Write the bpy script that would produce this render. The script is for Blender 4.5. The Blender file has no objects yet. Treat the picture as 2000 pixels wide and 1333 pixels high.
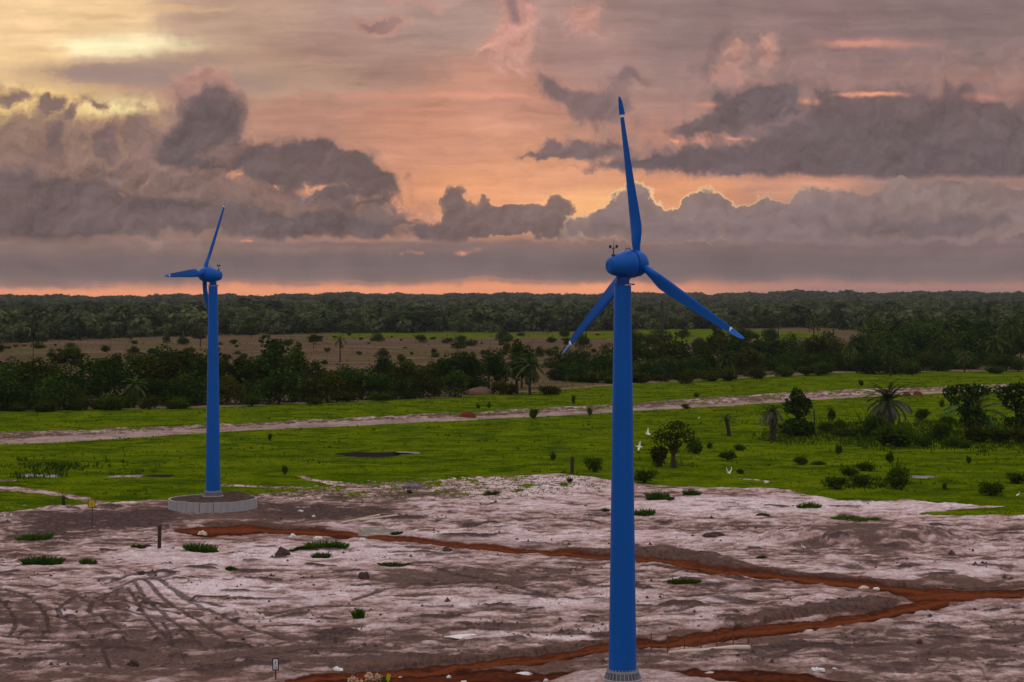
import bpy, bmesh, math, random
import numpy as np
from mathutils import Vector, Matrix, Euler

S = bpy.context.scene
C = S.collection
PI = math.pi
R = math.radians

# ------------------------------------------------------------------ camera
H = 30.5                 # the drone's height above the foot of the near turbine
F = 3889.0               # focal length in pixels of a 2000 px wide frame (70 mm on 36 mm)
U0, V0 = 1000.0, 575.0   # principal column and the row of the true horizon
cam = bpy.data.cameras.new('camera')
cam.lens = 70.0
cam.sensor_width = 36.0
cam.shift_y = -(666.5 - V0) / 2000.0
cam.clip_start = 0.5
cam.clip_end = 60000.0
camo = bpy.data.objects.new('camera', cam)
C.objects.link(camo)
camo.location = (0, 0, H)
camo.rotation_euler = (R(90), 0, 0)
S.camera = camo

S.view_settings.view_transform = 'Standard'
S.view_settings.look = 'None'
S.view_settings.exposure = 0.0
S.view_settings.gamma = 1.0
S.view_settings.use_curve_mapping = False
S.cycles.use_denoising = True
S.cycles.max_bounces = 6
S.cycles.diffuse_bounces = 3
S.cycles.glossy_bounces = 2
S.cycles.transmission_bounces = 2
S.cycles.transparent_max_bounces = 4
S.cycles.volume_bounces = 0
S.cycles.caustics_reflective = False
S.cycles.caustics_refractive = False

SUN_AZ = -12.5           # degrees from straight ahead, the bright gap at the upper left
SUN_EL = 9.0
HAZE = 2.0e-5


def lin(c):
    """0-255 sRGB to linear"""
    r = []
    for v in c[:3]:
        v = v / 255.0
        r.append(v / 12.92 if v <= 0.04045 else ((v + 0.055) / 1.055) ** 2.4)
    return tuple(r)


# ------------------------------------------------------------------ little node language
class G:
    """a socket of one node tree that can be added, multiplied ..."""
    tree = None

    def __init__(self, s):
        self.s = s

    @staticmethod
    def put(sock, v):
        if isinstance(v, G):
            G.tree.links.new(v.s, sock)
        elif isinstance(v, (tuple, list)) and len(sock.default_value) == 4:
            sock.default_value = (v[0], v[1], v[2], 1)
        else:
            sock.default_value = v

    @staticmethod
    def math(op, a, b=None, c=None):
        n = G.tree.nodes.new('ShaderNodeMath')
        n.operation = op
        for i, v in enumerate((a, b, c)):
            if v is not None:
                G.put(n.inputs[i], v)
        return G(n.outputs[0])

    @staticmethod
    def vmath(op, a, b=None, c=None):
        n = G.tree.nodes.new('ShaderNodeVectorMath')
        n.operation = op
        for i, v in enumerate((a, b, c)):
            if v is not None:
                G.put(n.inputs[i], v)
        return n

    def __add__(a, b): return G.math('ADD', a, b)
    __radd__ = __add__
    def __sub__(a, b): return G.math('SUBTRACT', a, b)
    def __rsub__(a, b): return G.math('SUBTRACT', b, a)
    def __mul__(a, b): return G.math('MULTIPLY', a, b)
    __rmul__ = __mul__
    def __truediv__(a, b): return G.math('DIVIDE', a, b)
    def __rtruediv__(a, b): return G.math('DIVIDE', b, a)


def xyz(x, y, z=0.0):
    n = G.tree.nodes.new('ShaderNodeCombineXYZ')
    G.put(n.inputs[0], x); G.put(n.inputs[1], y); G.put(n.inputs[2], z)
    return G(n.outputs[0])


def sep(v):
    n = G.tree.nodes.new('ShaderNodeSeparateXYZ')
    G.put(n.inputs[0], v)
    return [G(o) for o in n.outputs]


def sstep(a, b, x):
    n = G.tree.nodes.new('ShaderNodeMapRange')
    n.interpolation_type = 'SMOOTHSTEP'
    G.put(n.inputs[0], x); G.put(n.inputs[1], a); G.put(n.inputs[2], b)
    return G(n.outputs[0])


def lstep(a, b, x, c=0.0, d=1.0):
    n = G.tree.nodes.new('ShaderNodeMapRange')
    G.put(n.inputs[0], x); G.put(n.inputs[1], a); G.put(n.inputs[2], b)
    G.put(n.inputs[3], c); G.put(n.inputs[4], d)
    return G(n.outputs[0])


def mixc(a, b, f):
    n = G.tree.nodes.new('ShaderNodeMix')
    n.data_type = 'RGBA'
    G.put(n.inputs[0], f); G.put(n.inputs[6], a); G.put(n.inputs[7], b)
    return G(n.outputs[2])


def noise(v, scale, detail=6.0, rough=0.55, lac=2.0, dist=0.0, col=False, w=None, dim='3D'):
    n = G.tree.nodes.new('ShaderNodeTexNoise')
    n.noise_dimensions = dim
    if w is not None:
        n.noise_dimensions = '4D'
        n.inputs['W'].default_value = w
    G.put(n.inputs['Vector'], v)
    n.inputs['Scale'].default_value = scale
    n.inputs['Detail'].default_value = detail
    n.inputs['Roughness'].default_value = rough
    n.inputs['Lacunarity'].default_value = lac
    n.inputs['Distortion'].default_value = dist
    return G(n.outputs[1 if col else 0])


def voro(v, scale, smooth=0.6, detail=0.0, rough=0.5):
    n = G.tree.nodes.new('ShaderNodeTexVoronoi')
    n.feature = 'SMOOTH_F1'
    n.voronoi_dimensions = '2D'
    G.put(n.inputs['Vector'], v)
    n.inputs['Scale'].default_value = scale
    n.inputs['Smoothness'].default_value = smooth
    n.inputs['Detail'].default_value = detail
    n.inputs['Roughness'].default_value = rough
    return G(n.outputs['Distance'])


def vmul(v, k): return G(G.vmath('MULTIPLY', v, k).outputs[0])
def vadd(v, k): return G(G.vmath('ADD', v, k).outputs[0])
def vscale(v, f):
    n = G.tree.nodes.new('ShaderNodeVectorMath'); n.operation = 'SCALE'
    G.put(n.inputs[0], v); G.put(n.inputs[3], f)
    return G(n.outputs[0])


def blob(p, cx, cy, rx, ry, rot=0.0):
    """a soft round lump, exp(-q); centre and radii in photo pixels"""
    X, Y = cx / 1000.0, (575.0 - cy) / 1000.0
    rx, ry = rx / 1000.0, ry / 1000.0
    if rot:
        a = R(rot)
        ca, sa = math.cos(a), math.sin(a)
        x, y, _ = sep(vadd(p, (-X, -Y, 0)))
        d = xyz((x * ca + y * sa) * (1 / rx), (y * ca - x * sa) * (1 / ry))
    else:
        d = G(G.vmath('MULTIPLY_ADD', p, (1 / rx, 1 / ry, 0), (-X / rx, -Y / ry, 0)).outputs[0])
    q = G(G.vmath('DOT_PRODUCT', d, d).outputs['Value'])
    return G.math('POWER', 0.36788, q)


def station(p, cx, cy, rx, ry):
    X, Y = cx / 1000.0, (575.0 - cy) / 1000.0
    rx, ry = rx / 1000.0, ry / 1000.0
    d = G(G.vmath('MULTIPLY_ADD', p, (1 / rx, 1 / ry, 0), (-X / rx, -Y / ry, 0)).outputs[0])
    q = G(G.vmath('DOT_PRODUCT', d, d).outputs['Value'])
    return G.math('POWER', q + 0.25, -2.2)


def blobs(p, lst):
    acc = None
    for b in lst:
        w = b[4]
        g = blob(p, b[0], b[1], b[2], b[3], b[5] if len(b) > 5 else 0.0)
        acc = g * w if acc is None else G.math('MULTIPLY_ADD', g, w, acc)
    return acc


# ------------------------------------------------------------------ world: Nishita sky seen through sunset cloud
world = bpy.data.worlds.new('World')
S.world = world
world.use_nodes = True
world.cycles.sampling_method = 'MANUAL'
world.cycles.sample_map_resolution = 512
nt = world.node_tree
nt.nodes.clear()
G.tree = nt


class grp:
    """a node group with vector / value / colour inputs and one colour output"""
    def __init__(self, name, ins):
        self.host = G.tree
        self.g = bpy.data.node_groups.new(name, 'ShaderNodeTree')
        for nm, sock in ins:
            ty = {'VECTOR': 'NodeSocketVector', 'VALUE': 'NodeSocketFloat', 'RGBA': 'NodeSocketColor'}[sock.s.type]
            self.g.interface.new_socket(nm, in_out='INPUT', socket_type=ty)
        self.g.interface.new_socket('out', in_out='OUTPUT', socket_type='NodeSocketColor')
        self.ins = ins
        gi_ = self.g.nodes.new('NodeGroupInput')
        self.socks = {nm: G(gi_.outputs[i]) for i, (nm, _) in enumerate(ins)}
        G.tree = self.g

    def close(self, res):
        go = self.g.nodes.new('NodeGroupOutput')
        self.g.links.new(res.s, go.inputs[0])
        G.tree = self.host
        n = self.host.nodes.new('ShaderNodeGroup')
        n.node_tree = self.g
        for i, (_, sock) in enumerate(self.ins):
            self.host.links.new(sock.s, n.inputs[i])
        return G(n.outputs[0])


def build_sky():
    tc = nt.nodes.new('ShaderNodeTexCoord')
    D = G(tc.outputs['Generated'])
    dx, dy, dz = sep(D)
    yy = G.math('MAXIMUM', dy, 0.12)
    X = dx / yy * 3.889 + 1.0          # thousands of photo pixels across
    Y = dz / yy * 3.889                # and above the horizon
    P = xyz(X, Y, 0.0)

    # shared noises
    w1 = noise(P, 7.0, 6.0, 0.55, col=True, dim='2D')
    w2 = noise(P, 30.0, 6.0, 0.6, col=True, dim='2D')
    wv = vadd(vscale(vadd(w1, (-.5, -.5, -.5)), 0.075), vscale(vadd(w2, (-.5, -.5, -.5)), 0.030))
    Q = vadd(P, wv)                                     # billowy warp
    wv2 = vadd(vmul(vadd(w1, (-.5, -.5, -.5)), (0.12, 0.018, 0)), vmul(vadd(w2, (-.5, -.5, -.5)), (0.05, 0.010, 0)))
    QS = vadd(P, wv2)                                   # flat streaky warp
    cell = voro(Q, 24.0, 0.4, 3.0, 0.55)
    bill = 0.42 - cell                                  # round tops
    cell2 = voro(vadd(Q, (0.006, -0.009, 0)), 24.0, 0.4, 3.0, 0.55)
    fine = noise(Q, 20.0, 8.0, 0.6, dim='2D')
    mid = noise(vmul(Q, (1, 1.35, 1)), 8.0, 6.0, 0.55, dim='2D')
    mid2 = noise(vmul(vadd(Q, (0.010, -0.016, 0)), (1, 1.35, 1)), 8.0, 6.0, 0.55, dim='2D')
    relief = (cell2 - cell) * 0.42 + (mid - mid2) * 1.6  # lumps turned to the light stand out
    strk = noise(vmul(QS, (1.0, 7.0, 1.0)), 4.5, 6.0, 0.55, dim='2D')
    strk2 = noise(vmul(QS, (1.0, 9.0, 1.0)), 9.0, 6.0, 0.6, dim='2D')
    lump = bill * 0.62 + (fine - 0.5) * 0.66 + (mid - 0.5) * 0.8

    # ---- far colour of the sky, a field of soft colour stations
    st = SKY_STATIONS
    gq = grp('sky_stations', [('QS', QS)])
    host_QS = QS
    QS = gq.socks['QS']
    wsum = None
    csum = None
    for (cx, cy, rx, ry, col, k) in st:
        g = station(QS, cx, cy, rx, ry) * k
        cv = vscale(lin(col), g)
        wsum = g if wsum is None else wsum + g
        csum = cv if csum is None else vadd(csum, cv)
    col = gq.close(vscale(csum, 1.0 / wsum))
    QS = host_QS
    # high streaks of thin cloud
    amt = (strk - 0.5) * 0.5 + (strk2 - 0.5) * 0.28 + (mid - 0.5) * 0.35
    col = vscale(col, 1.0 + amt)

    # ---- cloud layers, back to front
    shared = [('Q', Q), ('QS', QS), ('P', P), ('X', X), ('Y', Y), ('lump', lump), ('relief', relief), ('strk', strk), ('strk2', strk2), ('fine', fine), ('mid', mid)]
    keep = (Q, QS, P, X, Y, lump, relief, strk, strk2, fine, mid)
    for L in ([] if globals().get('QUICK') else SKY_LAYERS):
        gl = grp('cloud', shared + [('col', col)])
        k_ = gl.socks
        Q, QS, P, X, Y, lump, relief, strk, strk2, fine, mid, bcol = [k_[n] for n in ('Q', 'QS', 'P', 'X', 'Y', 'lump', 'relief', 'strk', 'strk2', 'fine', 'mid', 'col')]
        q = QS if L.get('flat') else Q
        d = blobs(q, L['b'])
        d0 = d
        nz = sstep(0.03, 0.30, d) * (1.0 - 0.6 * sstep(0.75, 1.4, d)) * L.get('n', 1.0)
        if L.get('flat'):
            d = d + ((strk - 0.5) * 0.8 + (strk2 - 0.5) * 0.5 + (fine - 0.5) * 0.3) * nz
        else:
            d = d + lump * nz
        t = L.get('t', 0.5) - (0.08 if L.get('flat') else 0.20)
        s = L.get('s', 0.12) * (1.15 if 'rim' in L else 1.85)
        a = sstep(t - s, t + s, d) * sstep(0.02, 0.22, d0)
        if 'base' in L:
            by = (575.0 - L['base']) / 1000.0
            bs = L.get('bs', 12.0) / 1000.0
            yb = sep(QS)[1]
            a = a * sstep(by - bs, by + bs, yb + (mid - 0.5) * 0.02)
        a = a * L.get('a', 1.0)
        deep = sstep(t - s * 0.5, t + L.get('k', 0.5) * 1.5, d)
        core = lin([min(255, c_ + 5) for c_ in L['core']])
        if 'core2' in L:      # a second core colour higher up or along the layer
            (y0, y1, c2) = L['core2']
            core = mixc(core, lin(c2), sstep((575.0 - y0) / 1000, (575.0 - y1) / 1000, Y))
        if 'corex' in L:
            (x0, x1, c2) = L['corex']
            core = mixc(core, lin(c2), sstep(x0 / 1000.0, x1 / 1000.0, X))
        cc = mixc(lin(L['edge']), core, deep)
        va = L.get('v', 0.35) * 1.15
        cc = vscale(cc, 1.0 + ((mid - 0.5) * 0.7 + (relief if not L.get('flat') else (strk - 0.5)) + (fine - 0.5) * 0.35) * va)
        if 'rim' in L:        # silver lining on the top edge
            rc, r0, r1 = L['rim']
            rim = sstep(t - s, t - s * 0.2, d) * (1.0 - sstep(t + r0, t + r1, d))
            if 'rimy' in L:
                ry0, ry1 = L['rimy']
                rim = rim * sstep((575.0 - ry0) / 1000, (575.0 - ry1) / 1000, Y)
            if 'rimx' in L:
                rim = rim * blob(P, *L['rimx'])
            cc = mixc(cc, lin(rc), rim)
        col = gl.close(mixc(bcol, cc, a))
    Q, QS, P, X, Y, lump, relief, strk, strk2, fine, mid = keep

    # ---- the rest of the sky: the same broken overcast, brighter overhead
    up = G.math('MAXIMUM', dz, 0.0)
    flat = xyz(dx / (up + 0.14), dy / (up + 0.14), 0.0)
    c1 = noise(flat, 0.9, 8.0, 0.55, dist=0.6)
    c2 = noise(flat, 2.6, 6.0, 0.55, w=1.0)
    el = G.math('POWER', up, 0.75)
    gen = mixc(lin((148, 126, 128)), SKY_ZENITH, el)
    gen = vscale(gen, 1.0 + (c1 - 0.5) * 1.0 + (c2 - 0.5) * 0.4)
    ext = G.math('ABSOLUTE', X - 1.0)
    inside = (1.0 - sstep(1.25, 2.6, ext)) * (1.0 - sstep(0.62, 1.9, Y)) * sstep(0.1, 0.4, dy)
    # below the horizon: earth
    gen = mixc(lin((70, 66, 60)), gen, sstep(-0.02, -0.001, dz))
    inside = inside * sstep(-0.02, -0.004, dz)

    sky = nt.nodes.new('ShaderNodeTexSky')
    sky.sky_type = 'NISHITA'
    sky.sun_disc = False
    sky.sun_elevation = R(SUN_EL)
    sky.sun_rotation = R(SUN_AZ)
    sky.altitude = 30.0
    sky.air_density = 1.2
    sky.dust_density = 2.0
    b1 = nt.nodes.new('ShaderNodeBackground')
    nt.links.new(sky.outputs[0], b1.inputs[0])
    b1.inputs[1].default_value = 0.08
    bg = nt.nodes.new('ShaderNodeBackground')
    nt.links.new(gen.s, bg.inputs[0])
    mg = nt.nodes.new('ShaderNodeMixShader')      # cloud over the clear sky
    mg.inputs[0].default_value = 0.8
    nt.links.new(b1.outputs[0], mg.inputs[1])
    nt.links.new(bg.outputs[0], mg.inputs[2])
    b2 = nt.nodes.new('ShaderNodeBackground')
    nt.links.new(col.s, b2.inputs[0])
    mx = nt.nodes.new('ShaderNodeMixShader')      # the western sky ahead
    nt.links.new(inside.s, mx.inputs[0])
    nt.links.new(mg.outputs[0], mx.inputs[1])
    nt.links.new(b2.outputs[0], mx.inputs[2])
    out = nt.nodes.new('ShaderNodeOutputWorld')
    nt.links.new(mx.outputs[0], out.inputs[0])


SKY_ZENITH = (1.20, 1.13, 1.16)
# colour stations: centre x, y, radius x, y (photo pixels), colour, weight
SKY_STATIONS = [
    (60, 30, 200, 60, (250, 212, 150), 1.0),
    (220, 92, 190, 26, (255, 232, 178), 1.6),
    (40, 110, 130, 30, (246, 206, 140), 1.0),
    (70, 205, 150, 42, (250, 212, 135), 1.2),
    (225, 212, 70, 22, (255, 226, 150), 1.2),
    (480, 50, 160, 70, (184, 150, 130), 1.0),
    (620, 130, 200, 70, (166, 132, 120), 1.0),
    (860, 40, 200, 50, (176, 146, 136), 1.0),
    (300, 280, 160, 60, (204, 158, 124), 0.8),
    (650, 230, 200, 50, (186, 138, 120), 1.0),
    (850, 250, 180, 60, (206, 146, 120), 1.0),
    (1000, 180, 150, 70, (190, 138, 120), 1.0),
    (1060, 350, 150, 70, (246, 176, 114), 1.4),
    (1150, 395, 60, 25, (255, 190, 120), 1.0),
    (880, 370, 110, 60, (228, 158, 116), 1.0),
    (700, 400, 120, 50, (224, 152, 112), 1.0),
    (1150, 90, 140, 70, (170, 136, 128), 1.0),
    (1350, 60, 160, 80, (148, 123, 120), 1.0),
    (1600, 100, 200, 90, (146, 119, 117), 1.0),
    (1900, 60, 200, 80, (138, 116, 114), 1.0),
    (1400, 330, 200, 50, (208, 148, 122), 1.0),
    (1700, 340, 200, 40, (176, 136, 122), 1.0),
    (1500, 230, 200, 60, (164, 127, 118), 0.9),
    (1900, 190, 160, 60, (160, 124, 114), 0.9),
    (200, 490, 400, 40, (138, 114, 108), 1.2),
    (900, 500, 400, 38, (130, 108, 106), 1.2),
    (1700, 490, 400, 50, (128, 110, 110), 1.2),
]
SKY_STATIONS = [
    (60, 30, 200, 60, (246, 208, 158), 1.0),
    (230, 92, 150, 22, (255, 238, 190), 1.3),
    (40, 105, 110, 26, (240, 202, 150), 1.0),
    (40, 215, 90, 25, (255, 216, 140), 1.0),
    (225, 212, 50, 15, (255, 232, 165), 1.0),
    (450, 40, 120, 60, (186, 152, 132), 1.0),
    (620, 130, 200, 70, (166, 132, 120), 1.0),
    (860, 40, 200, 50, (176, 146, 136), 1.0),
    (300, 280, 120, 50, (204, 158, 124), 0.8),
    (120, 320, 120, 40, (186, 146, 118), 0.8),
    (600, 230, 150, 50, (186, 138, 120), 1.0),
    (850, 250, 150, 60, (208, 148, 122), 1.0),
    (1000, 180, 130, 60, (194, 140, 120), 1.0),
    (1075, 340, 110, 50, (224, 158, 122), 1.0),
    (1140, 398, 70, 26, (252, 186, 130), 1.2),
    (920, 390, 110, 50, (234, 162, 120), 1.0),
    (700, 410, 100, 40, (222, 152, 118), 1.0),
    (1150, 90, 140, 70, (168, 134, 127), 1.0),
    (1350, 60, 160, 80, (146, 122, 119), 1.0),
    (1600, 100, 200, 90, (144, 118, 116), 1.0),
    (1900, 60, 200, 80, (136, 115, 113), 1.0),
    (1330, 365, 90, 30, (226, 156, 116), 1.0),
    (1550, 345, 120, 30, (204, 146, 122), 1.0),
    (1850, 350, 160, 30, (160, 128, 120), 1.0),
    (1400, 270, 90, 30, (222, 152, 124), 0.8),
    (1600, 180, 150, 40, (166, 128, 118), 0.9),
    (1900, 180, 120, 40, (168, 126, 114), 0.9),
    (200, 495, 400, 25, (138, 114, 108), 1.0),
    (900, 505, 300, 25, (128, 107, 105), 1.0),
    (1600, 495, 300, 25, (126, 108, 109), 1.0),
]
SKY_LAYERS = [
    # thin grey bars across the upper left
    dict(flat=1, b=[(170, 140, 150, 22, 0.9), (420, 112, 130, 18, 0.8), (380, 165, 200, 26, 0.9), (600, 150, 150, 30, 0.45), (300, 140, 160, 24, 0.5)],
         t=0.5, s=0.28, n=1.0, core=(152, 128, 121), edge=(196, 158, 130), k=0.6, v=0.25, a=0.95),
    dict(flat=1, b=[(195, 34, 70, 7, 0.8), (100, 62, 130, 6, 0.7), (300, 18, 120, 7, 0.6), (60, 96, 60, 7, 0.6)],
         t=0.45, s=0.3, n=0.9, core=(205, 162, 126), edge=(236, 196, 146), k=0.6, v=0.2, a=0.75),
    # salmon slits and streaks
    dict(flat=1, b=[(840, 187, 190, 9, 0.75), (830, 214, 70, 6, 0.8), (700, 225, 60, 6, 0.5), (980, 190, 80, 6, 0.5)],
         t=0.5, s=0.3, n=0.7, core=(218, 150, 124), edge=(204, 144, 122), k=0.4, v=0.1, a=0.8),
    # pink puffs at the top
    dict(b=[(745, 46, 54, 17, 1.0), (718, 50, 40, 9, 0.6)], t=0.5, s=0.22, n=0.6, core=(150, 117, 112), edge=(200, 147, 129), k=0.5, v=0.4, a=0.9),
    dict(b=[(800, 8, 80, 12, 0.7), (850, 16, 30, 10, 0.5)], t=0.5, s=0.35, n=0.6, core=(196, 144, 128), edge=(190, 148, 134), k=0.5, v=0.3, a=0.7),
    dict(b=[(1000, 0, 40, 50, 1.0), (1035, 40, 30, 34, 0.9), (985, 75, 34, 40, 1.0), (970, 115, 30, 26, 0.8), (1015, 105, 34, 36, 0.8), (1020, 140, 20, 14, 0.5)],
         t=0.5, s=0.28, n=0.7, core=(198, 144, 130), edge=(196, 148, 134), k=0.6, v=0.5, a=0.92),
    dict(b=[(1000, 10, 26, 30, 1.0), (1005, 35, 14, 14, 0.6)], t=0.5, s=0.3, n=0.7, core=(138, 110, 110), edge=(176, 132, 124), k=0.5, v=0.4, a=0.9),
    dict(b=[(1140, 18, 30, 24, 1.0), (1152, 52, 30, 24, 0.9)], t=0.5, s=0.3, n=0.7, core=(196, 142, 130), edge=(192, 148, 136), k=0.7, v=0.5, a=0.9),
    dict(b=[(1435, 95, 26, 24, 0.9), (1425, 140, 24, 30, 0.9), (1490, 85, 24, 22, 0.9), (1487, 120, 18, 30, 0.8), (1405, 155, 24, 20, 0.7), (1455, 160, 34, 18, 0.7)],
         t=0.5, s=0.28, n=0.8, core=(200, 144, 128), edge=(180, 140, 128), k=0.6, v=0.5, a=0.85),
    dict(b=[(1398, 72, 30, 22, 0.9), (1395, 110, 24, 28, 0.9), (1385, 140, 18, 20, 0.6), (1520, 92, 22, 20, 0.9), (1515, 130, 16, 24, 0.6)],
         t=0.5, s=0.28, n=0.8, core=(122, 101, 101), edge=(152, 122, 117), k=0.5, v=0.4, a=0.85),
    # veils that the mauve cumulus on the right grow out of
    dict(b=[(1470, 180, 130, 70, 0.8), (1330, 290, 160, 45, 0.7), (1620, 220, 170, 70, 0.8), (1220, 230, 90, 70, 0.6), (1900, 210, 220, 90, 0.9)],
         t=0.5, s=0.42, n=1.0, core=(124, 104, 104), edge=(166, 130, 122), k=0.8, v=0.45, a=0.85),
    # mauve puffs round the middle
    dict(b=[(1140, 200, 52, 34, 1.0), (1075, 168, 30, 24, 0.9), (1055, 148, 18, 18, 0.6), (1235, 158, 40, 17, 0.8), (1210, 205, 40, 24, 0.8), (1180, 225, 50, 14, 0.5), (1105, 180, 24, 20, 0.5)],
         t=0.5, s=0.24, n=0.8, core=(118, 98, 98), edge=(150, 119, 112), k=0.45, v=0.4, a=0.93),
    dict(b=[(1070, 287, 32, 17, 1.0), (1040, 300, 50, 7, 0.7), (1145, 279, 50, 21, 1.0), (1205, 283, 46, 20, 0.9), (1110, 292, 30, 10, 0.5)],
         t=0.5, s=0.2, n=0.75, core=(114, 95, 96), edge=(158, 122, 112), k=0.4, v=0.4, a=0.95),
    dict(b=[(1395, 245, 66, 26, 1.0), (1350, 255, 44, 20, 0.8), (1440, 220, 44, 28, 0.8), (1410, 195, 22, 18, 0.6), (1480, 185, 80, 20, 0.8), (1520, 205, 56, 34, 1.0), (1545, 240, 60, 28, 1.0), (1470, 250, 40, 16, 0.6)],
         t=0.5, s=0.22, n=0.85, core=(108, 93, 95), edge=(146, 117, 112), k=0.45, v=0.45, a=0.95),
    # the broad dark bank on the right, flat-based
    dict(b=[(1640, 225, 54, 44, 1.0), (1620, 192, 28, 20, 0.8), (1700, 250, 100, 64, 1.0), (1820, 220, 120, 54, 1.0), (1960, 250, 140, 80, 1.1), (1250, 318, 110, 20, 0.9),
            (1140, 322, 40, 6, 0.3), (1400, 318, 130, 26, 1.0), (1560, 310, 160, 44, 1.1), (1780, 310, 260, 54, 1.2), (2000, 320, 250, 64, 1.2), (1570, 268, 90, 24, 0.7), (1300, 290, 60, 10, 0.4)],
         t=0.55, s=0.22, n=0.8, base=347, bs=9, core=(102, 88, 91), edge=(144, 116, 113), k=0.5, v=0.36, a=0.97, core2=(280, 180, (116, 97, 97))),
    dict(flat=1, b=[(1720, 85, 100, 9, 0.95), (1640, 84, 60, 7, 0.6)], t=0.5, s=0.4, n=0.6, core=(214, 148, 128), edge=(186, 134, 122), k=0.6, v=0.1, a=0.8),
    dict(flat=1, b=[(1706, 185, 44, 5, 1.0), (1580, 201, 24, 7, 0.7), (1386, 205, 34, 6, 0.6), (1313, 276, 11, 5, 1.0), (1930, 190, 50, 9, 0.5), (1440, 272, 12, 4, 0.7)],
         t=0.5, s=0.35, n=0.4, core=(244, 160, 124), edge=(196, 138, 122), k=0.5, v=0.1, a=0.85),
    # thin veils that the cumulus on the left grow out of
    dict(b=[(100, 320, 190, 90, 1.0), (330, 340, 150, 90, 0.9), (480, 390, 180, 80, 0.9), (640, 420, 150, 60, 0.8), (40, 250, 90, 50, 0.5), (290, 240, 70, 50, 0.4), (200, 290, 200, 50, 0.5), (60, 310, 120, 50, 0.4)],
         t=0.46, s=0.42, n=1.15, core=(122, 101, 97), edge=(172, 134, 116), k=0.6, v=0.6, a=0.92),
    # warm torn cumulus, far left
    dict(b=[(15, 185, 50, 26, 1.0), (90, 195, 18, 14, 0.9), (165, 193, 22, 14, 0.9), (188, 207, 14, 12, 0.8), (135, 222, 18, 18, 0.9), (95, 255, 38, 50, 1.0), (78, 212, 14, 18, 0.8),
            (210, 265, 30, 44, 1.0), (225, 305, 24, 36, 0.8), (25, 300, 56, 40, 0.9), (140, 310, 60, 40, 0.7)],
         t=0.5, s=0.24, n=0.9, core=(120, 98, 95), edge=(168, 132, 110), k=0.45, v=0.45, a=0.93),
    # cumulus tower: lit pink head, dark body
    dict(b=[(398, 158, 36, 24, 1.0), (378, 182, 36, 24, 0.9), (435, 195, 26, 24, 0.9), (405, 190, 40, 30, 0.9), (452, 215, 14, 14, 0.5)],
         t=0.5, s=0.2, n=0.6, core=(176, 130, 118), edge=(186, 142, 126), k=0.5, v=0.5, a=0.9),
    dict(b=[(405, 208, 54, 34, 1.1), (395, 260, 64, 60, 1.3), (430, 300, 60, 40, 1.0), (345, 265, 44, 26, 0.9), (390, 315, 100, 26, 1.0), (325, 295, 50, 20, 0.6), (440, 250, 24, 40, 0.7)],
         t=0.5, s=0.2, n=0.75, core=(100, 86, 87), edge=(150, 118, 110), k=0.6, v=0.42, a=0.96),
    # the mass that slopes down from it
    dict(b=[(490, 308, 80, 32, 1.1), (560, 310, 66, 36, 1.1), (620, 300, 54, 32, 1.0), (655, 325, 56, 40, 1.1), (705, 350, 46, 34, 1.0), (560, 345, 80, 26, 0.9), (650, 370, 66, 38, 1.0),
            (735, 395, 44, 36, 1.0), (690, 420, 50, 36, 0.8), (775, 440, 60, 26, 1.0), (800, 340, 24, 18, 0.6), (745, 365, 34, 28, 0.7), (590, 400, 60, 26, 0.7)],
         t=0.5, s=0.22, n=0.85, core=(102, 87, 87), edge=(148, 115, 105), k=0.5, v=0.42, a=0.95),
    # big dark mass, flat base
    dict(b=[(30, 340, 90, 40, 0.8), (60, 410, 160, 56, 1.1), (180, 380, 90, 44, 0.8), (210, 435, 170, 40, 1.1), (330, 410, 80, 36, 0.7), (400, 440, 150, 30, 1.0), (270, 335, 50, 24, 0.5),
            (540, 430, 100, 34, 1.0), (640, 440, 100, 30, 1.1), (480, 395, 50, 20, 0.5), (750, 450, 100, 22, 1.0), (-60, 420, 160, 60, 1.0), (-300, 425, 220, 50, 1.0), (-600, 430, 200, 40, 0.9)],
         t=0.55, s=0.32, n=1.0, base=467, bs=9, core=(102, 87, 87), edge=(142, 115, 107), k=0.6, v=0.5, a=0.94),
    # warm gaps torn in it
    dict(b=[(690, 405, 26, 18, 0.9), (620, 372, 60, 12, 0.7), (540, 352, 60, 10, 0.6), (745, 385, 40, 16, 0.7), (800, 400, 40, 30, 0.8), (470, 345, 40, 10, 0.5), (240, 385, 40, 14, 0.5), (300, 360, 50, 10, 0.5), (830, 430, 20, 14, 0.8), (440, 330, 60, 8, 0.6)],
         t=0.62, s=0.26, n=1.5, core=(232, 156, 116), edge=(176, 130, 112), k=0.5, v=0.3, a=0.75),
    # low row of cumulus with a silver lining
    dict(b=[(884, 378, 20, 20, 1.0), (893, 410, 34, 34, 1.1), (930, 440, 40, 24, 1.0), (990, 436, 46, 26, 1.1), (945, 402, 12, 14, 0.6), (1050, 436, 56, 28, 1.1), (1095, 412, 36, 28, 1.1), (850, 450, 80, 20, 1.0), (1000, 455, 200, 16, 0.8)],
         t=0.55, s=0.16, n=0.8, base=472, bs=10, core=(108, 92, 92), edge=(160, 123, 109), k=0.35, v=0.45, a=0.95,
         rim=((255, 190, 132), 0.0, 0.16), rimx=(1060, 400, 200, 50)),
    dict(b=[(1180, 436, 64, 30, 1.1), (1240, 408, 46, 42, 1.2), (1300, 440, 66, 26, 1.1), (1375, 403, 48, 42, 1.2), (1350, 420, 40, 30, 0.8), (1430, 415, 34, 26, 0.9), (1485, 405, 48, 36, 1.1), (1525, 430, 40, 30, 0.8),
            (1600, 435, 76, 40, 1.1), (1680, 415, 90, 40, 1.1), (1800, 410, 130, 50, 1.2), (1950, 410, 160, 60, 1.2), (1400, 455, 250, 24, 1.0)],
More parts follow.
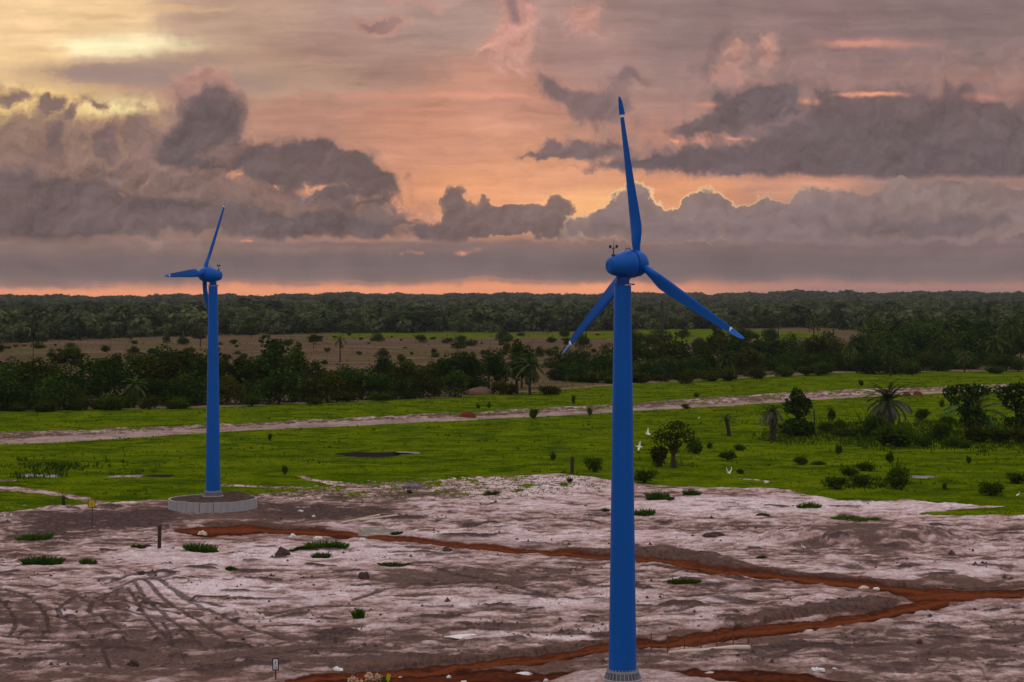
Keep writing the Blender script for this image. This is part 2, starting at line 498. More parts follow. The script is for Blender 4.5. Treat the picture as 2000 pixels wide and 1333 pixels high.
         t=0.6, s=0.07, n=0.5, base=476, bs=20, core=(132, 113, 112), edge=(146, 122, 117), k=0.5, v=0.34, a=0.97, corex=(1550, 1750, (138, 119, 116)),
         rim=((255, 206, 150), 0.02, 0.20), rimx=(1240, 390, 300, 60)),
    dict(b=[(1180, 450, 120, 18, 0.9), (1400, 448, 130, 18, 0.8), (1600, 440, 90, 20, 0.7), (1720, 415, 50, 24, 0.9), (1860, 420, 60, 22, 0.9), (1900, 440, 160, 20, 0.9), (1750, 445, 120, 16, 0.8)],
         t=0.6, s=0.3, n=0.9, base=468, bs=10, core=(112, 96, 98), edge=(126, 107, 107), k=0.5, v=0.3, a=0.8),
    # grey shelf below the bases
    dict(flat=1, b=[(100, 520, 500, 24, 1.0), (650, 515, 500, 28, 1.0), (1200, 515, 500, 30, 1.0), (1800, 518, 500, 30, 1.0), (-500, 520, 500, 26, 1.0), (2500, 518, 500, 30, 1.0)], t=0.5, s=0.4, n=0.8,
         core=(114, 98, 98), edge=(132, 111, 107), k=0.8, v=0.3, a=0.92),
    dict(flat=1, b=[(1500, 530, 300, 8, 0.8), (700, 478, 300, 6, 0.7), (200, 540, 300, 7, 0.6), (1800, 485, 200, 6, 0.5)], t=0.5, s=0.35, n=0.8,
         core=(108, 94, 98), edge=(122, 104, 104), k=0.7, v=0.2, a=0.7),
    dict(flat=1, b=[(893, 495, 12, 5, 1.0), (930, 490, 20, 4, 0.5), (465, 471, 9, 3, 0.8), (798, 496, 6, 5, 0.5)], t=0.5, s=0.35, n=0.4, core=(240, 156, 116), edge=(186, 132, 114), k=0.5, v=0.1, a=0.75),
    # the clear strip at the horizon
    dict(flat=1, b=[(520, 574, 480, 24, 1.2), (1100, 574, 380, 22, 1.1), (80, 576, 200, 14, 0.8), (1500, 576, 400, 24, 1.0), (1950, 576, 300, 24, 0.9)],
         t=0.62, s=0.2, n=0.5, core=(242, 152, 106), edge=(180, 128, 112), k=0.5, v=0.2, a=0.95, corex=(1150, 1650, (158, 119, 111))),
    dict(flat=1, b=[(595, 553, 28, 4, 0.9), (690, 553, 40, 5, 0.9), (760, 554, 30, 4, 0.7), (1000, 549, 120, 4, 0.7), (240, 556, 60, 3, 0.5)], t=0.5, s=0.3, n=0.5,
         core=(150, 116, 110), edge=(190, 134, 112), k=0.4, v=0.1, a=0.8),
]
build_sky()

sun = bpy.data.lights.new('sun', 'SUN')
sun.energy = 0.5
sun.angle = R(70)
sun.color = (1.0, 0.78, 0.56)
suno = bpy.data.objects.new('sun', sun)
C.objects.link(suno)
sd = Vector((math.sin(R(SUN_AZ)) * math.cos(R(SUN_EL)), math.cos(R(SUN_AZ)) * math.cos(R(SUN_EL)), math.sin(R(SUN_EL))))
suno.rotation_euler = sd.to_track_quat('Z', 'Y').to_euler()
# ------------------------------------------------------------------ numpy helpers
rng = np.random.default_rng(11)
_perm = rng.permutation(256)
_perm = np.concatenate([_perm, _perm, _perm])
_ga = rng.uniform(0, 2 * PI, 256)
_gx, _gy = np.cos(_ga), np.sin(_ga)


def perlin(x, y):
    xi = np.floor(x).astype(np.int64); yi = np.floor(y).astype(np.int64)
    xf = x - xi; yf = y - yi
    xi &= 255; yi &= 255
    u = xf * xf * xf * (xf * (xf * 6 - 15) + 10)
    v = yf * yf * yf * (yf * (yf * 6 - 15) + 10)

    def g(ix, iy, fx, fy):
        h = _perm[_perm[ix] + iy]
        return _gx[h] * fx + _gy[h] * fy
    x1 = (xi + 1) & 255; y1 = (yi + 1) & 255
    a = g(xi, yi, xf, yf); b = g(x1, yi, xf - 1, yf)
    c = g(xi, y1, xf, yf - 1); d = g(x1, y1, xf - 1, yf - 1)
    return ((a + (b - a) * u) + ((c + (d - c) * u) - (a + (b - a) * u)) * v) * 1.5


def fbm(x, y, wl, oct=5, rough=0.5, off=0.0):
    r = 0.0; a = 1.0; t = 0.0; f = 1.0 / wl
    for i in range(oct):
        r = r + a * perlin(x * f + off + 17.3 * i, y * f - off * 1.7 + 9.1 * i)
        t += a; a *= rough; f *= 2.03
    return r / t * 1.4


def ss(a, b, x):
    t = np.clip((x - a) / (b - a), 0, 1)
    return t * t * (3 - 2 * t)


def band(u, v, pts, soft=2.0):
    """1 inside a band drawn along pts = (u, v, half width) with soft edges, photo pixels"""
    p = np.array(pts, float)
    vc = np.interp(u, p[:, 0], p[:, 1]); hw = np.interp(u, p[:, 0], p[:, 2])
    ends = ss(p[0, 0] - 14, p[0, 0] + 6, u) * (1 - ss(p[-1, 0] - 6, p[-1, 0] + 14, u))
    return (1 - ss(hw - soft, hw + soft, np.abs(v - vc))) * ends


def spot(u, v, cu, cv, ru, rv):
    return np.exp(-(((u - cu) / ru) ** 2 + ((v - cv) / rv) ** 2))


def poly_d(u, v, pts, kv):
    """distance to a polyline; v differences count kv times"""
    d = np.full(u.shape, 1e9)
    for (a, b), (c, e) in zip(pts[:-1], pts[1:]):
        dx, dy = c - a, (e - b) * kv
        L = dx * dx + dy * dy + 1e-9
        t = np.clip(((u - a) * dx + (v - b) * kv * dy) / L, 0, 1)
        d = np.minimum(d, np.hypot(u - a - t * dx, (v - b) * kv - t * dy))
    return d


# ------------------------------------------------------------------ the lie of the land
def macro(d, u):
    z = -1.75 * ss(185, 282, d)
    ridge = np.interp(u, [-400, 0, 350, 700, 1000, 1300, 1600, 2000, 2400], [4, 5, 8, 15, 13, 15, 22, 20, 18])
    ridge = ridge + 3.5 * np.sin(u * 0.021) + 2.5 * np.sin(u * 0.057 + 1.0) + 2.0 * np.sin(u * 0.13)
    return z + ridge * ss(4600, 7600, d) + 3.0 * ss(1300, 4000, d) * np.sin(u * 0.004 + d * 0.002)


pr = np.concatenate([np.linspace(3600, 900, 20), np.arange(860, 400, -1.5), np.arange(400, 60, -1.3), np.arange(60, 10.5, -1.0)])
drow = 31.2 * F / pr
ucol = np.concatenate([np.linspace(-2600, -240, 24), np.arange(-200, 2201, 2.6), np.linspace(2240, 4600, 24)])
DD, UU = np.meshgrid(drow, ucol, indexing='ij')
ZM = macro(DD, UU)
VV = V0 + (H - ZM) * F / DD
XX = (UU - U0) * DD / F
YY = DD
PXD = F * H / DD ** 2            # pixels of row per metre of depth
u, v, x, y = UU, VV, XX, YY

# wobble for the borders between grounds
wob = fbm(x, y, 14, 5, 0.6) * 2.4 * PXD + fbm(x, y, 2.2, 3, 0.6, 3.0) * 0.5 * PXD
wobu = fbm(x, y, 9, 4, 0.6, 7.0) * 1.3 * F / DD
vw = v + np.clip(wob, -9, 9)
uw = u + wobu

# --- zones
edge = np.interp(u, [-300, 0, 60, 120, 190, 260, 330, 500, 560, 640, 700, 760, 830, 900, 1000, 1080, 1130, 1190, 1240, 1330, 1400, 1480, 1540, 1570, 1640, 1700, 1760, 1830, 1900, 1985, 2060, 2300],
                 [1012, 1003, 994, 986, 984, 979, 974, 966, 962, 955, 948, 942, 941, 936, 931, 925, 929, 938, 944, 950, 953, 953, 957, 966, 976, 981, 975, 983, 987, 990, 1001, 1003])
green = 1 - ss(-2.5, 2.5, vw - edge)
lens = band(u, vw, [(1800, 1005, 2), (1880, 1002, 6), (1960, 998, 8), (2060, 992, 12), (2300, 985, 18)], 2)
green = np.maximum(green, lens)
# broken turf at the border, left of the near tower
patch = spot(u, v, 800, 955, 260, 18) + spot(u, v, 1000, 945, 150, 14) + 0.7 * spot(u, v, 660, 968, 120, 10) + 0.5 * spot(u, v, 20, 990, 90, 12)
pn = fbm(x, y, 5.5, 5, 0.65, 21.0)
pn2 = fbm(x, y, 1.6, 4, 0.7, 31.0)
sparse = np.clip(patch, 0, 1)
green = np.where(sparse > 0.15, np.maximum(green * (1 - sparse) + green * sparse * (pn2 > -0.15), sparse * ss(-0.02, 0.18, pn + 0.5 * pn2 - 0.16)), green)
# sandy footpaths through the turf
for pts in ([(-60, 953, 3), (0, 955, 4), (60, 958, 5), (120, 967, 4), (180, 978, 4), (215, 985, 4)],
            [(-60, 936, 2), (0, 938, 3), (30, 940, 1)],
            [(575, 929, 1), (610, 937, 2.5), (660, 946, 3), (720, 953, 4)],
            [(430, 949, 1.0), (500, 951, 2), (600, 951, 1.5)],
            [(1440, 933, .6), (1480, 940, 1.0), (1500, 944, .8)]):
    green *= 1 - band(uw, vw, pts, 1.5) * ss(-0.5, 0.0, pn + 0.3)
upper = np.interp(u, [-300, 0, 450, 700, 880, 920, 1080, 1240, 1340, 1500, 1650, 2000, 2300],
                  [806, 804, 795, 783, 776, 772, 762, 750, 744, 736, 728, 724, 722])
dry = 1 - ss(-3, 3, v + np.clip(wob * 1.5, -6, 6) - upper)
forest = 1 - ss(-2, 2, v + np.clip(wob * 3, -3, 3) - np.interp(u, [-300, 0, 130, 480, 640, 1000, 1600, 1800, 2300], [672, 672, 664, 655, 652, 650, 640, 660, 668]))
strip = np.clip(band(u, v + np.clip(wob * 2, -2, 2), [(640, 656, 2), (760, 655, 4), (900, 656, 4), (1060, 656, 4), (1180, 655, 6), (1330, 652, 10), (1480, 654, 8), (1600, 655, 4)], 2), 0, 1)
strip = np.maximum(strip, 0.8 * band(u, v, [(1240, 660, 16), (1350, 662, 8)], 4))
lush = np.maximum(green * (1 - dry), strip) * (1 - forest * (1 - strip))
lush = np.maximum(lush, dry * ss(0.1, 0.5, fbm(x, y, 60, 4, 0.6, 5.0)) * 0.35 * (1 - forest))
# far sandy track
TRACK = [(-300, 880, 9), (0, 860, 8), (200, 852, 7), (330, 844, 6), (500, 834, 5.5), (640, 828, 5), (800, 821, 5), (950, 814, 4.5), (1100, 807, 4), (1250, 799, 3.2), (1400, 791, 2.8), (1550, 781, 2.6), (1700, 772, 2.4), (1840, 766, 2.4), (2000, 759, 2.2), (2300, 748, 2)]
track = band(u, v + np.clip(wob * .8, -3, 3), [(a, b + .38 * c, c * .62) for a, b, c in TRACK], 1.4)
lane = band(u, v + np.clip(wob, -3.5, 3.5), [(a, b - .35 * c, c * .75) for a, b, c in TRACK], 2.0)
verge = band(u, v + np.clip(wob, -4, 4), [(-300, 872, 8), (0, 851, 7), (180, 845, 5), (330, 838, 5), (500, 828, 2), (1200, 796, 5), (1400, 782, 6), (1550, 773, 6), (1700, 765, 5), (1840, 760, 4), (2000, 753, 4)], 2.5) * ss(-0.5, 0.3, pn + 0.2)
verge = np.maximum(verge, lane)
lush = lush * (1 - 0.92 * verge * (1 - ss(0.15, 0.5, pn2)))
# red laterite roads
wr = np.clip(wob * .75, -5, 5) + np.clip(fbm(x, y, 1.3, 3, .6, 8.0) * PXD * .5, -2, 2)
ROADS = [
    [(345, 1036, 5), (400, 1038, 11), (470, 1037, 11), (520, 1034, 7), (600, 1040, 7), (745, 1047, 6), (885, 1064, 6), (1025, 1075, 6), (1165, 1086, 6), (1300, 1098, 7), (1400, 1113, 8), (1550, 1130, 8), (1700, 1143, 8), (1790, 1155, 9), (1850, 1160, 12)],
    [(560, 1331, 6), (675, 1318, 10), (850, 1305, 13), (1025, 1289, 11), (1175, 1266, 10), (1250, 1257, 10), (1400, 1240, 11), (1550, 1226, 11), (1670, 1207, 11), (1790, 1184, 14), (1850, 1172, 14)],
    [(1770, 1160, 6), (1800, 1163, 14), (1900, 1161, 15), (2000, 1158, 12), (2300, 1148, 12)],
    [(480, 1345, 8), (700, 1336, 16), (900, 1324, 16), (1100, 1318, 10), (1180, 1318, 8)],
    [(1255, 1315, 6), (1350, 1318, 12), (1500, 1322, 14), (1620, 1330, 10), (1700, 1345, 10)],
    [(-300, 1410, 40), (400, 1385, 40), (1100, 1380, 30), (1800, 1390, 30), (2300, 1400, 30)],
]
red = 0
core = 0
wheel = np.zeros_like(u)
for i, r_ in enumerate(ROADS):
    m = band(u, v + wr, [(a, b, c * 0.88) for a, b, c in r_], 3.2)
    red = np.maximum(red, m)
    red = np.maximum(red, 0.33 * band(u, v + 1.5 * wr, [(a, b, c * 1.9 + 2) for a, b, c in r_], 5.0))
    k = [(a, b - c * 0.15, c * 0.55) for a, b, c in r_]
    core = np.maximum(core, band(u, v + wr, k, 4.0) * (1.0 if i < 3 else 0.45))
    if i < 3:
        for q in (-0.42, 0.30):
            wheel = np.maximum(wheel, band(u, v + wr * .5, [(a, b + q * c, max(0.8, c * .13)) for a, b, c in r_], 1.0))
core = core * (1 - 0.45 * wheel)
pad2 = spot(u, v, 415, 990, 150, 26)
red *= 1 - ss(0.82, 0.95, spot(u, v, 1216, 1326, 120, 22))
# soil, dark and damp
dark = np.clip(0.5 * verge * (0.7 + 0.8 * pn2) + (1.5 * spot(u, v, 190, 1018, 140, 20) + 1.5 * spot(u, v, 630, 1002, 120, 16) + 0.6 * spot(u, v, 300, 1010, 60, 20) + 0.6 * spot(u, v, 80, 1042, 90, 16)) * (0.80 + 0.8 * pn + 0.6 * pn2), 0, 0.85)
banks = np.zeros_like(u)
for pts, h in (([(1090, 1075, 2), (1180, 1080, 5), (1250, 1078, 9), (1320, 1085, 10), (1400, 1097, 10), (1460, 1110, 7), (1560, 1121, 4), (1700, 1134, 3), (1790, 1143, 3)], 1.0),
               ([(1420, 1222, 3), (1500, 1208, 6), (1600, 1193, 8), (1700, 1180, 11), (1750, 1173, 5)], 1.2),
               ([(1780, 1142, 2), (1830, 1136, 8), (1890, 1136, 6), (1930, 1140, 3), (2200, 1138, 2)], 0.75),
               ([(640, 1300, 4), (720, 1290, 9), (780, 1284, 9), (860, 1285, 5), (1000, 1274, 4), (1180, 1252, 4), (1260, 1247, 4)], 0.6),
               ([(420, 1026, 3), (520, 1024, 4), (640, 1034, 3), (760, 1040, 2)], 0.5),
               ([(1250, 1106, 1), (1330, 1112, 3), (1480, 1134, 3), (1540, 1138, 1)], 0.35)):
    banks = np.maximum(banks, band(u, v + wr, pts, 3.0) * h)
shaded_cuts = np.zeros_like(u)       # cut edges above the roads, their shade painted in as dark soil
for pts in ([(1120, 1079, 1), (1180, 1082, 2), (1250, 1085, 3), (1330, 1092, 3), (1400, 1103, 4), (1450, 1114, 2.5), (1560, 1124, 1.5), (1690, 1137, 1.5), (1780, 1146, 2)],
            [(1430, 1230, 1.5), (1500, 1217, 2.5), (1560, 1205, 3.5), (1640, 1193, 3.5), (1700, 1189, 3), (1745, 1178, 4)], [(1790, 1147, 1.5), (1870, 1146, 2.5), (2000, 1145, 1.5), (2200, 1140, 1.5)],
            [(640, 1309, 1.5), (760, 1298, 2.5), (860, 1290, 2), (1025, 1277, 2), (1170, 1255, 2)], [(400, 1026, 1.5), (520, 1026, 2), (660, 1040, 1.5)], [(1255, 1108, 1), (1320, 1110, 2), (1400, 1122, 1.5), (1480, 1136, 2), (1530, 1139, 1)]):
    shaded_cuts = np.maximum(shaded_cuts, band(u, v + wr, pts, 1.4))
sandm = (1 - np.clip(lush, 0, 1)) * (1 - dry) * (1 - forest)

# --- pale sand against brown sand
n1 = fbm(x, y, 26, 5, 0.58, 40.0)
n2 = fbm(x, y * 0.75, 7.0, 5, 0.62, 50.0)
n3 = fbm(x, y, 1.7, 4, 0.65, 60.0)
rid = 1 - np.abs(fbm(x + 6 * n1, y * 0.6, 9, 4, 0.55, 70.0)) * 2.2
n4 = fbm(x * 0.8, y, 2.9, 4, 0.62, 95.0)
streak = fbm(x * 0.33, y, 2.0, 5, 0.6, 97.0)
pale = 0.08 + 0.70 * n1 + 0.65 * n2 + 0.80 * n4 + 0.70 * n3 + 0.85 * streak
pale += 0.88 * spot(u, v, 1550, 985, 330, 22) + 0.96 * spot(u, v, 1080, 955, 130, 26) + 0.80 * spot(u, v, 600, 1085, 240, 26) + 0.56 * spot(u, v, 1000, 1045, 260, 18)
pale += 0.80 * spot(u, v, 1020, 1175, 220, 14) + 0.80 * spot(u, v, 620, 1160, 160, 20) + 0.96 * spot(u, v, 1080, 1243, 160, 7) + 0.80 * spot(u, v, 330, 1090, 120, 14) + 0.56 * spot(u, v, 1700, 1110, 260, 16)
pale += 0.80 * spot(u, v, 430, 1150, 120, 30) + 0.48 * spot(u, v, 1800, 1210, 200, 20) + 0.80 * spot(u, v, 60, 992, 120, 8) - 0.64 * spot(u, v, 900, 1130, 220, 22) + 0.48 * spot(u, v, 1400, 1060, 160, 16)
pale -= 0.25 * spot(u, v, 160, 1200, 200, 50) + 0.45 * spot(u, v, 1680, 1050, 190, 18) + 0.25 * spot(u, v, 400, 1290, 400, 40) + 0.3 * spot(u, v, 1600, 1290, 300, 40) + 0.25 * spot(u, v, 900, 1210, 260, 20)
pale -= 0.22 * ss(1140, 1290, v)
pale -= 0.9 * dark + 0.7 * pad2 + 0.9 * np.clip(banks, 0, 1)
patchdark = ss(0.22, 0.50, fbm(x * 0.62, y, 3.4, 5, 0.58, 90.0) - 0.25 * n1)

# --- relief
Z = np.zeros_like(u)
Z += sandm * (0.28 * n1 + 0.22 * n2 + 0.09 * n4 + 0.05 * n3 + 0.20 * (rid - 0.5))
# low hummocks of darker earth left standing on the sand
hum = np.zeros_like(u)
hr = np.random.default_rng(123)
for _ in range(620):
    hv = 960 + 390 * hr.random() ** 1.25; hu = hr.uniform(-150, 2150)
    dd_ = (H + 1.2) * F / (hv - V0)
    hx, rx_ = (hu - U0) * dd_ / F, hr.gamma(2.6, 0.45) + 0.45
    ry_ = rx_ * hr.uniform(.35, .8); am = hr.uniform(.55, 1.0)
    r0 = np.searchsorted(drow, dd_ - 2.6 * ry_); r1 = np.searchsorted(drow, dd_ + 2.6 * ry_)
    c0 = np.searchsorted(ucol, hu - 2.6 * rx_ * F / dd_); c1 = np.searchsorted(ucol, hu + 2.6 * rx_ * F / dd_)
    if r1 <= r0 or c1 <= c0: continue
    sl = (slice(r0, r1), slice(c0, c1))
    e_ = np.exp(-(((x[sl] - hx) / rx_) ** 2 + ((y[sl] - dd_) / ry_) ** 2) * (1 + 0.5 * n3[sl])) 
    hum[sl] = np.maximum(hum[sl], am * ss(0.34, 0.60, e_ + 0.40 * n4[sl] + 0.30 * n3[sl]))
hum *= sandm * (1 - np.clip(red * 1.5, 0, 1))
Z += 0.24 * hum
Z += 0.42 * np.clip(banks, 0, 1.3) * (1 + 0.25 * n3 + 0.3 * n2) * (1 - red * 0.7)
mound = spot(u, v, 1690, 1052, 200, 17)
Z += 1.5 * ss(0.2, 0.8, mound + 0.25 * n2) * sandm
px2, py2 = (415 - U0) * 291.0 / F, 291.0
rp = np.hypot(x - px2, y - py2)
emb = 1 - ss(7.5, 16, rp + 1.5 * n2)
Z = Z * (1 - 0.8 * emb) + 0.42 * emb
Z += 0.4 * (1 - ss(2.5, 9, np.hypot(x - (1216 - U0) * 160.4 / F, y - 160.4))) * 0
flat1 = 1 - ss(4.4, 6.2, np.hypot(x - (1216 - U0) * 157.2 / F, y - 157.2) + 0.5 * n4)
red = red * (1 - flat1)
dark = dark * (1 - flat1)
Z -= (red * 0.22 + shaded_cuts * 0.15 + wheel * 0.10) * (1 - flat1)
Z += np.clip(lush, 0, 1) * (0.16 * fbm(x, y, 18, 4, 0.5, 80.0) + 0.05 * n3)
Z += dry * (0.5 * fbm(x, y, 70, 4, 0.5, 85.0))
Z -= 0.20 * track - 0.25 * verge
# tyre ruts at the lower left
kv = 5.5
ruts = np.zeros_like(u)
RUTS = [
    [(285, 1118), (330, 1150), (392, 1186), (470, 1222), (560, 1250)], [(280, 1132), (318, 1168), (372, 1206), (440, 1246)], [(262, 1140), (296, 1180), (344, 1222), (392, 1256)],
    [(250, 1150), (276, 1190), (308, 1232), (330, 1250)], [(206, 1140), (260, 1124), (330, 1112), (400, 1104)], [(216, 1152), (272, 1134), (340, 1122)],
    [(40, 1290), (110, 1270), (190, 1262), (280, 1266)], [(20, 1310), (100, 1290), (200, 1280), (300, 1284)], [(440, 1290), (520, 1272), (620, 1262), (700, 1260)],
    [(690, 1170), (760, 1150), (850, 1140), (960, 1136)], [(520, 1200), (600, 1186), (690, 1182)],
    [(-40, 1160), (0, 1172), (16, 1186), (28, 1205), (30, 1224), (20, 1243)],
    [(10, 1152), (48, 1160), (76, 1180), (92, 1204), (93, 1226), (84, 1246)],
    [(20, 1246), (50, 1250), (90, 1247)],
    [(118, 1158), (150, 1163), (176, 1180)], [(112, 1194), (122, 1180), (146, 1166)],
    [(172, 1192), (196, 1208), (238, 1230)], [(172, 1192), (180, 1182), (215, 1160), (240, 1150)], [(114, 1196), (140, 1212), (166, 1228)],
    [(205, 1180), (250, 1196), (300, 1206), (360, 1210)], [(240, 1172), (290, 1190), (350, 1200)], [(270, 1166), (330, 1186), (400, 1194)],
    [(318, 1216), (330, 1240), (338, 1262)], [(196, 1250), (206, 1282), (214, 1300)], [(350, 1262), (362, 1290), (368, 1310)], [(300, 1120), (330, 1150), (380, 1172), (440, 1186)],
    [(860, 1112), (940, 1130), (1010, 1146), (1080, 1160)], [(1130, 1140), (1180, 1152)], [(1120, 1128), (1170, 1146)],
    [(1290, 1170), (1380, 1160), (1500, 1152)], [(1300, 1196), (1420, 1176), (1540, 1168)], [(1480, 1280), (1600, 1262), (1760, 1256)],
    [(1830, 1270), (1860, 1300), (1880, 1340)], [(1900, 1290), (1920, 1310), (1935, 1340)],
]
near = (v > 1100) & (v < 1345) & (u > -150) & (u < 2150)
un, vn = u[near], v[near]
acc = np.zeros(un.shape)
for p in RUTS:
    a = np.array(p)
    bx = (un > a[:, 0].min() - 12) & (un < a[:, 0].max() + 12) & (vn > a[:, 1].min() - 6) & (vn < a[:, 1].max() + 6)
    if bx.any():
        dd = poly_d(un[bx] + 2.5 * n2[near][bx], vn[bx], p, 2.2)
        acc[bx] = np.maximum(acc[bx], np.exp(-(dd / (4.2 if abs(a[-1, 0] - a[0, 0]) < abs(a[-1, 1] - a[0, 1]) * 1.0 else 5.0)) ** 2) * (0.45 if a[:, 1].max() > 1300 else 1.0) * np.clip(1.1 + n4[near][bx] + 0.6 * n3[near][bx], 0.35, 1))
ruts[near] = acc
swept = np.zeros(un.shape)       # pale lanes swept clean by wheels
for p, w in (([(440, 1110), (428, 1120), (470, 1140), (482, 1156), (462, 1172), (430, 1192), (380, 1176), (300, 1142)], 9), ([(150, 1152), (230, 1132), (330, 1118), (430, 1112)], 7), ([(440, 1180), (520, 1206), (620, 1222), (740, 1236)], 8),
             ([(190, 1270), (240, 1232), (262, 1200), (250, 1170)], 6), ([(60, 1170), (110, 1184), (128, 1206), (120, 1240)], 7), ([(1300, 1182), (1420, 1166), (1560, 1160)], 7), ([(900, 1250), (1010, 1236), (1160, 1232)], 8)):
    a = np.array(p)
    bx = (un > a[:, 0].min() - 30) & (un < a[:, 0].max() + 30) & (vn > a[:, 1].min() - 14) & (vn < a[:, 1].max() + 14)
    swept[bx] = np.maximum(swept[bx], np.exp(-(poly_d(un[bx] + 5 * n2[near][bx], vn[bx], p, 2.0) / w) ** 2))
pale[near] += 0.55 * swept
Z -= 0.14 * ruts * (1 + 0.8 * n3)
Z += 0.05 * sandm * (np.abs(n3) ** 0.5)

# puddles in the turf: level hollows
POOLS = [('pool', 727, 886.5, 62, 4.2), ('pool', 792, 884.0, 24, 2.6), ('pool', 60, 927.5, 26, 2.6), ('pool', 103, 928.5, 15, 2.6), ('pool', 226, 929.5, 14, 2.2),
         ('pool', 262, 928.5, 18, 2.4), ('pool', 312, 928.5, 26, 2.6), ('pool', 1800, 930.0, 26, 2.4), ('pool', 740, 1036, 42, 7)]
for nm, cu, cv, ru, rv in POOLS:
    m = ss(0.25, 0.55, spot(u, v, cu, cv, ru * 1.35, rv * 1.6))
    Z = Z * (1 - m) - 0.22 * m
    if cv < 1000:
        lush *= 1 - 0.9 * ss(0.35, 0.6, spot(u, v, cu, cv, ru * 1.2, rv * 1.3))
        dark = np.maximum(dark, ss(0.3, 0.6, spot(u, v, cu, cv - 0.6, ru * 1.3, rv * 1.5)))
Z[0:18] *= 0
Z = Z * (1 - flat1) + 0.05 * flat1
ZT = ZM + Z
pale = np.where(sandm > 0.3, pale, 0.3)
pale = pale * (1 - flat1) + (0.36 + 0.3 * n3) * flat1

GVERT = np.stack([XX, YY, ZT], -1)
nr, nc = XX.shape
du = np.gradient(GVERT, axis=1); dv_ = np.gradient(GVERT, axis=0)
GN = np.cross(du, dv_)
GN /= np.linalg.norm(GN, axis=2, keepdims=True) + 1e-12
GN[GN[..., 2] < 0] *= -1
vmid = VV[:, nc // 2]


def ground(pu, pv):
    """the point of the land that the photo pixel (pu, pv) of level ground stands for"""
    c = int(np.clip(np.searchsorted(ucol, pu), 1, nc - 1))
    col = VV[:, c]
    r = int(np.clip(np.searchsorted(-col, -pv), 1, nr - 1))
    t = (pv - col[r - 1]) / (col[r] - col[r - 1])
    s_ = (pu - ucol[c - 1]) / (ucol[c] - ucol[c - 1])
    d = drow[r - 1] + t * (drow[r] - drow[r - 1])
    z = (ZT[r - 1, c - 1] * (1 - s_) + ZT[r - 1, c] * s_) * (1 - t) + (ZT[r, c - 1] * (1 - s_) + ZT[r, c] * s_) * t
    return Vector(((pu - U0) * d / F, d, z))


def height_at(px, py):
    """land height under world points (arrays)"""
    px = np.asarray(px, float); py = np.asarray(py, float)
    uu = U0 + px * F / py
    r = np.clip(np.searchsorted(drow, py), 1, nr - 1)
    c = np.clip(np.searchsorted(ucol, uu), 1, nc - 1)
    t = (py - drow[r - 1]) / (drow[r] - drow[r - 1]); s_ = (uu - ucol[c - 1]) / (ucol[c] - ucol[c - 1])
    t = np.clip(t, 0, 1); s_ = np.clip(s_, 0, 1)
    return (ZT[r - 1, c - 1] * (1 - s_) + ZT[r - 1, c] * s_) * (1 - t) + (ZT[r, c - 1] * (1 - s_) + ZT[r, c] * s_) * t


def field_at(fld, px, py):
    px = np.asarray(px, float); py = np.asarray(py, float)
    uu = U0 + px * F / py
    r = np.clip(np.searchsorted(drow, py), 1, nr - 1)
    c = np.clip(np.searchsorted(ucol, uu), 1, nc - 1)
    return fld[r, c]


def mpp(d):
    return d / F


# ------------------------------------------------------------------ materials
def new_mat(name):
    m = bpy.data.materials.new(name)
    m.use_nodes = True
    t = m.node_tree
    t.nodes.clear()
    G.tree = t
    o = t.nodes.new('ShaderNodeOutputMaterial')
    b = t.nodes.new('ShaderNodeBsdfPrincipled')
    t.links.new(b.outputs[0], o.inputs[0])
    return m, b


def setp(b, **k):
    for n, v_ in k.items():
        G.put(b.inputs[n.replace('_', ' ')], v_)


def obj_coord():
    n = G.tree.nodes.new('ShaderNodeTexCoord')
    return G(n.outputs['Object'])


def world_pos():
    n = G.tree.nodes.new('ShaderNodeNewGeometry')
    return G(n.outputs['Position'])


def attr(name):
    n = G.tree.nodes.new('ShaderNodeAttribute')
    n.attribute_name = name
    return n


def bump(h, strength, dist, normal_in=None):
    n = G.tree.nodes.new('ShaderNodeBump')
    n.inputs['Strength'].default_value = strength
    n.inputs['Distance'].default_value = dist
    G.put(n.inputs['Height'], h)
    return G(n.outputs[0])


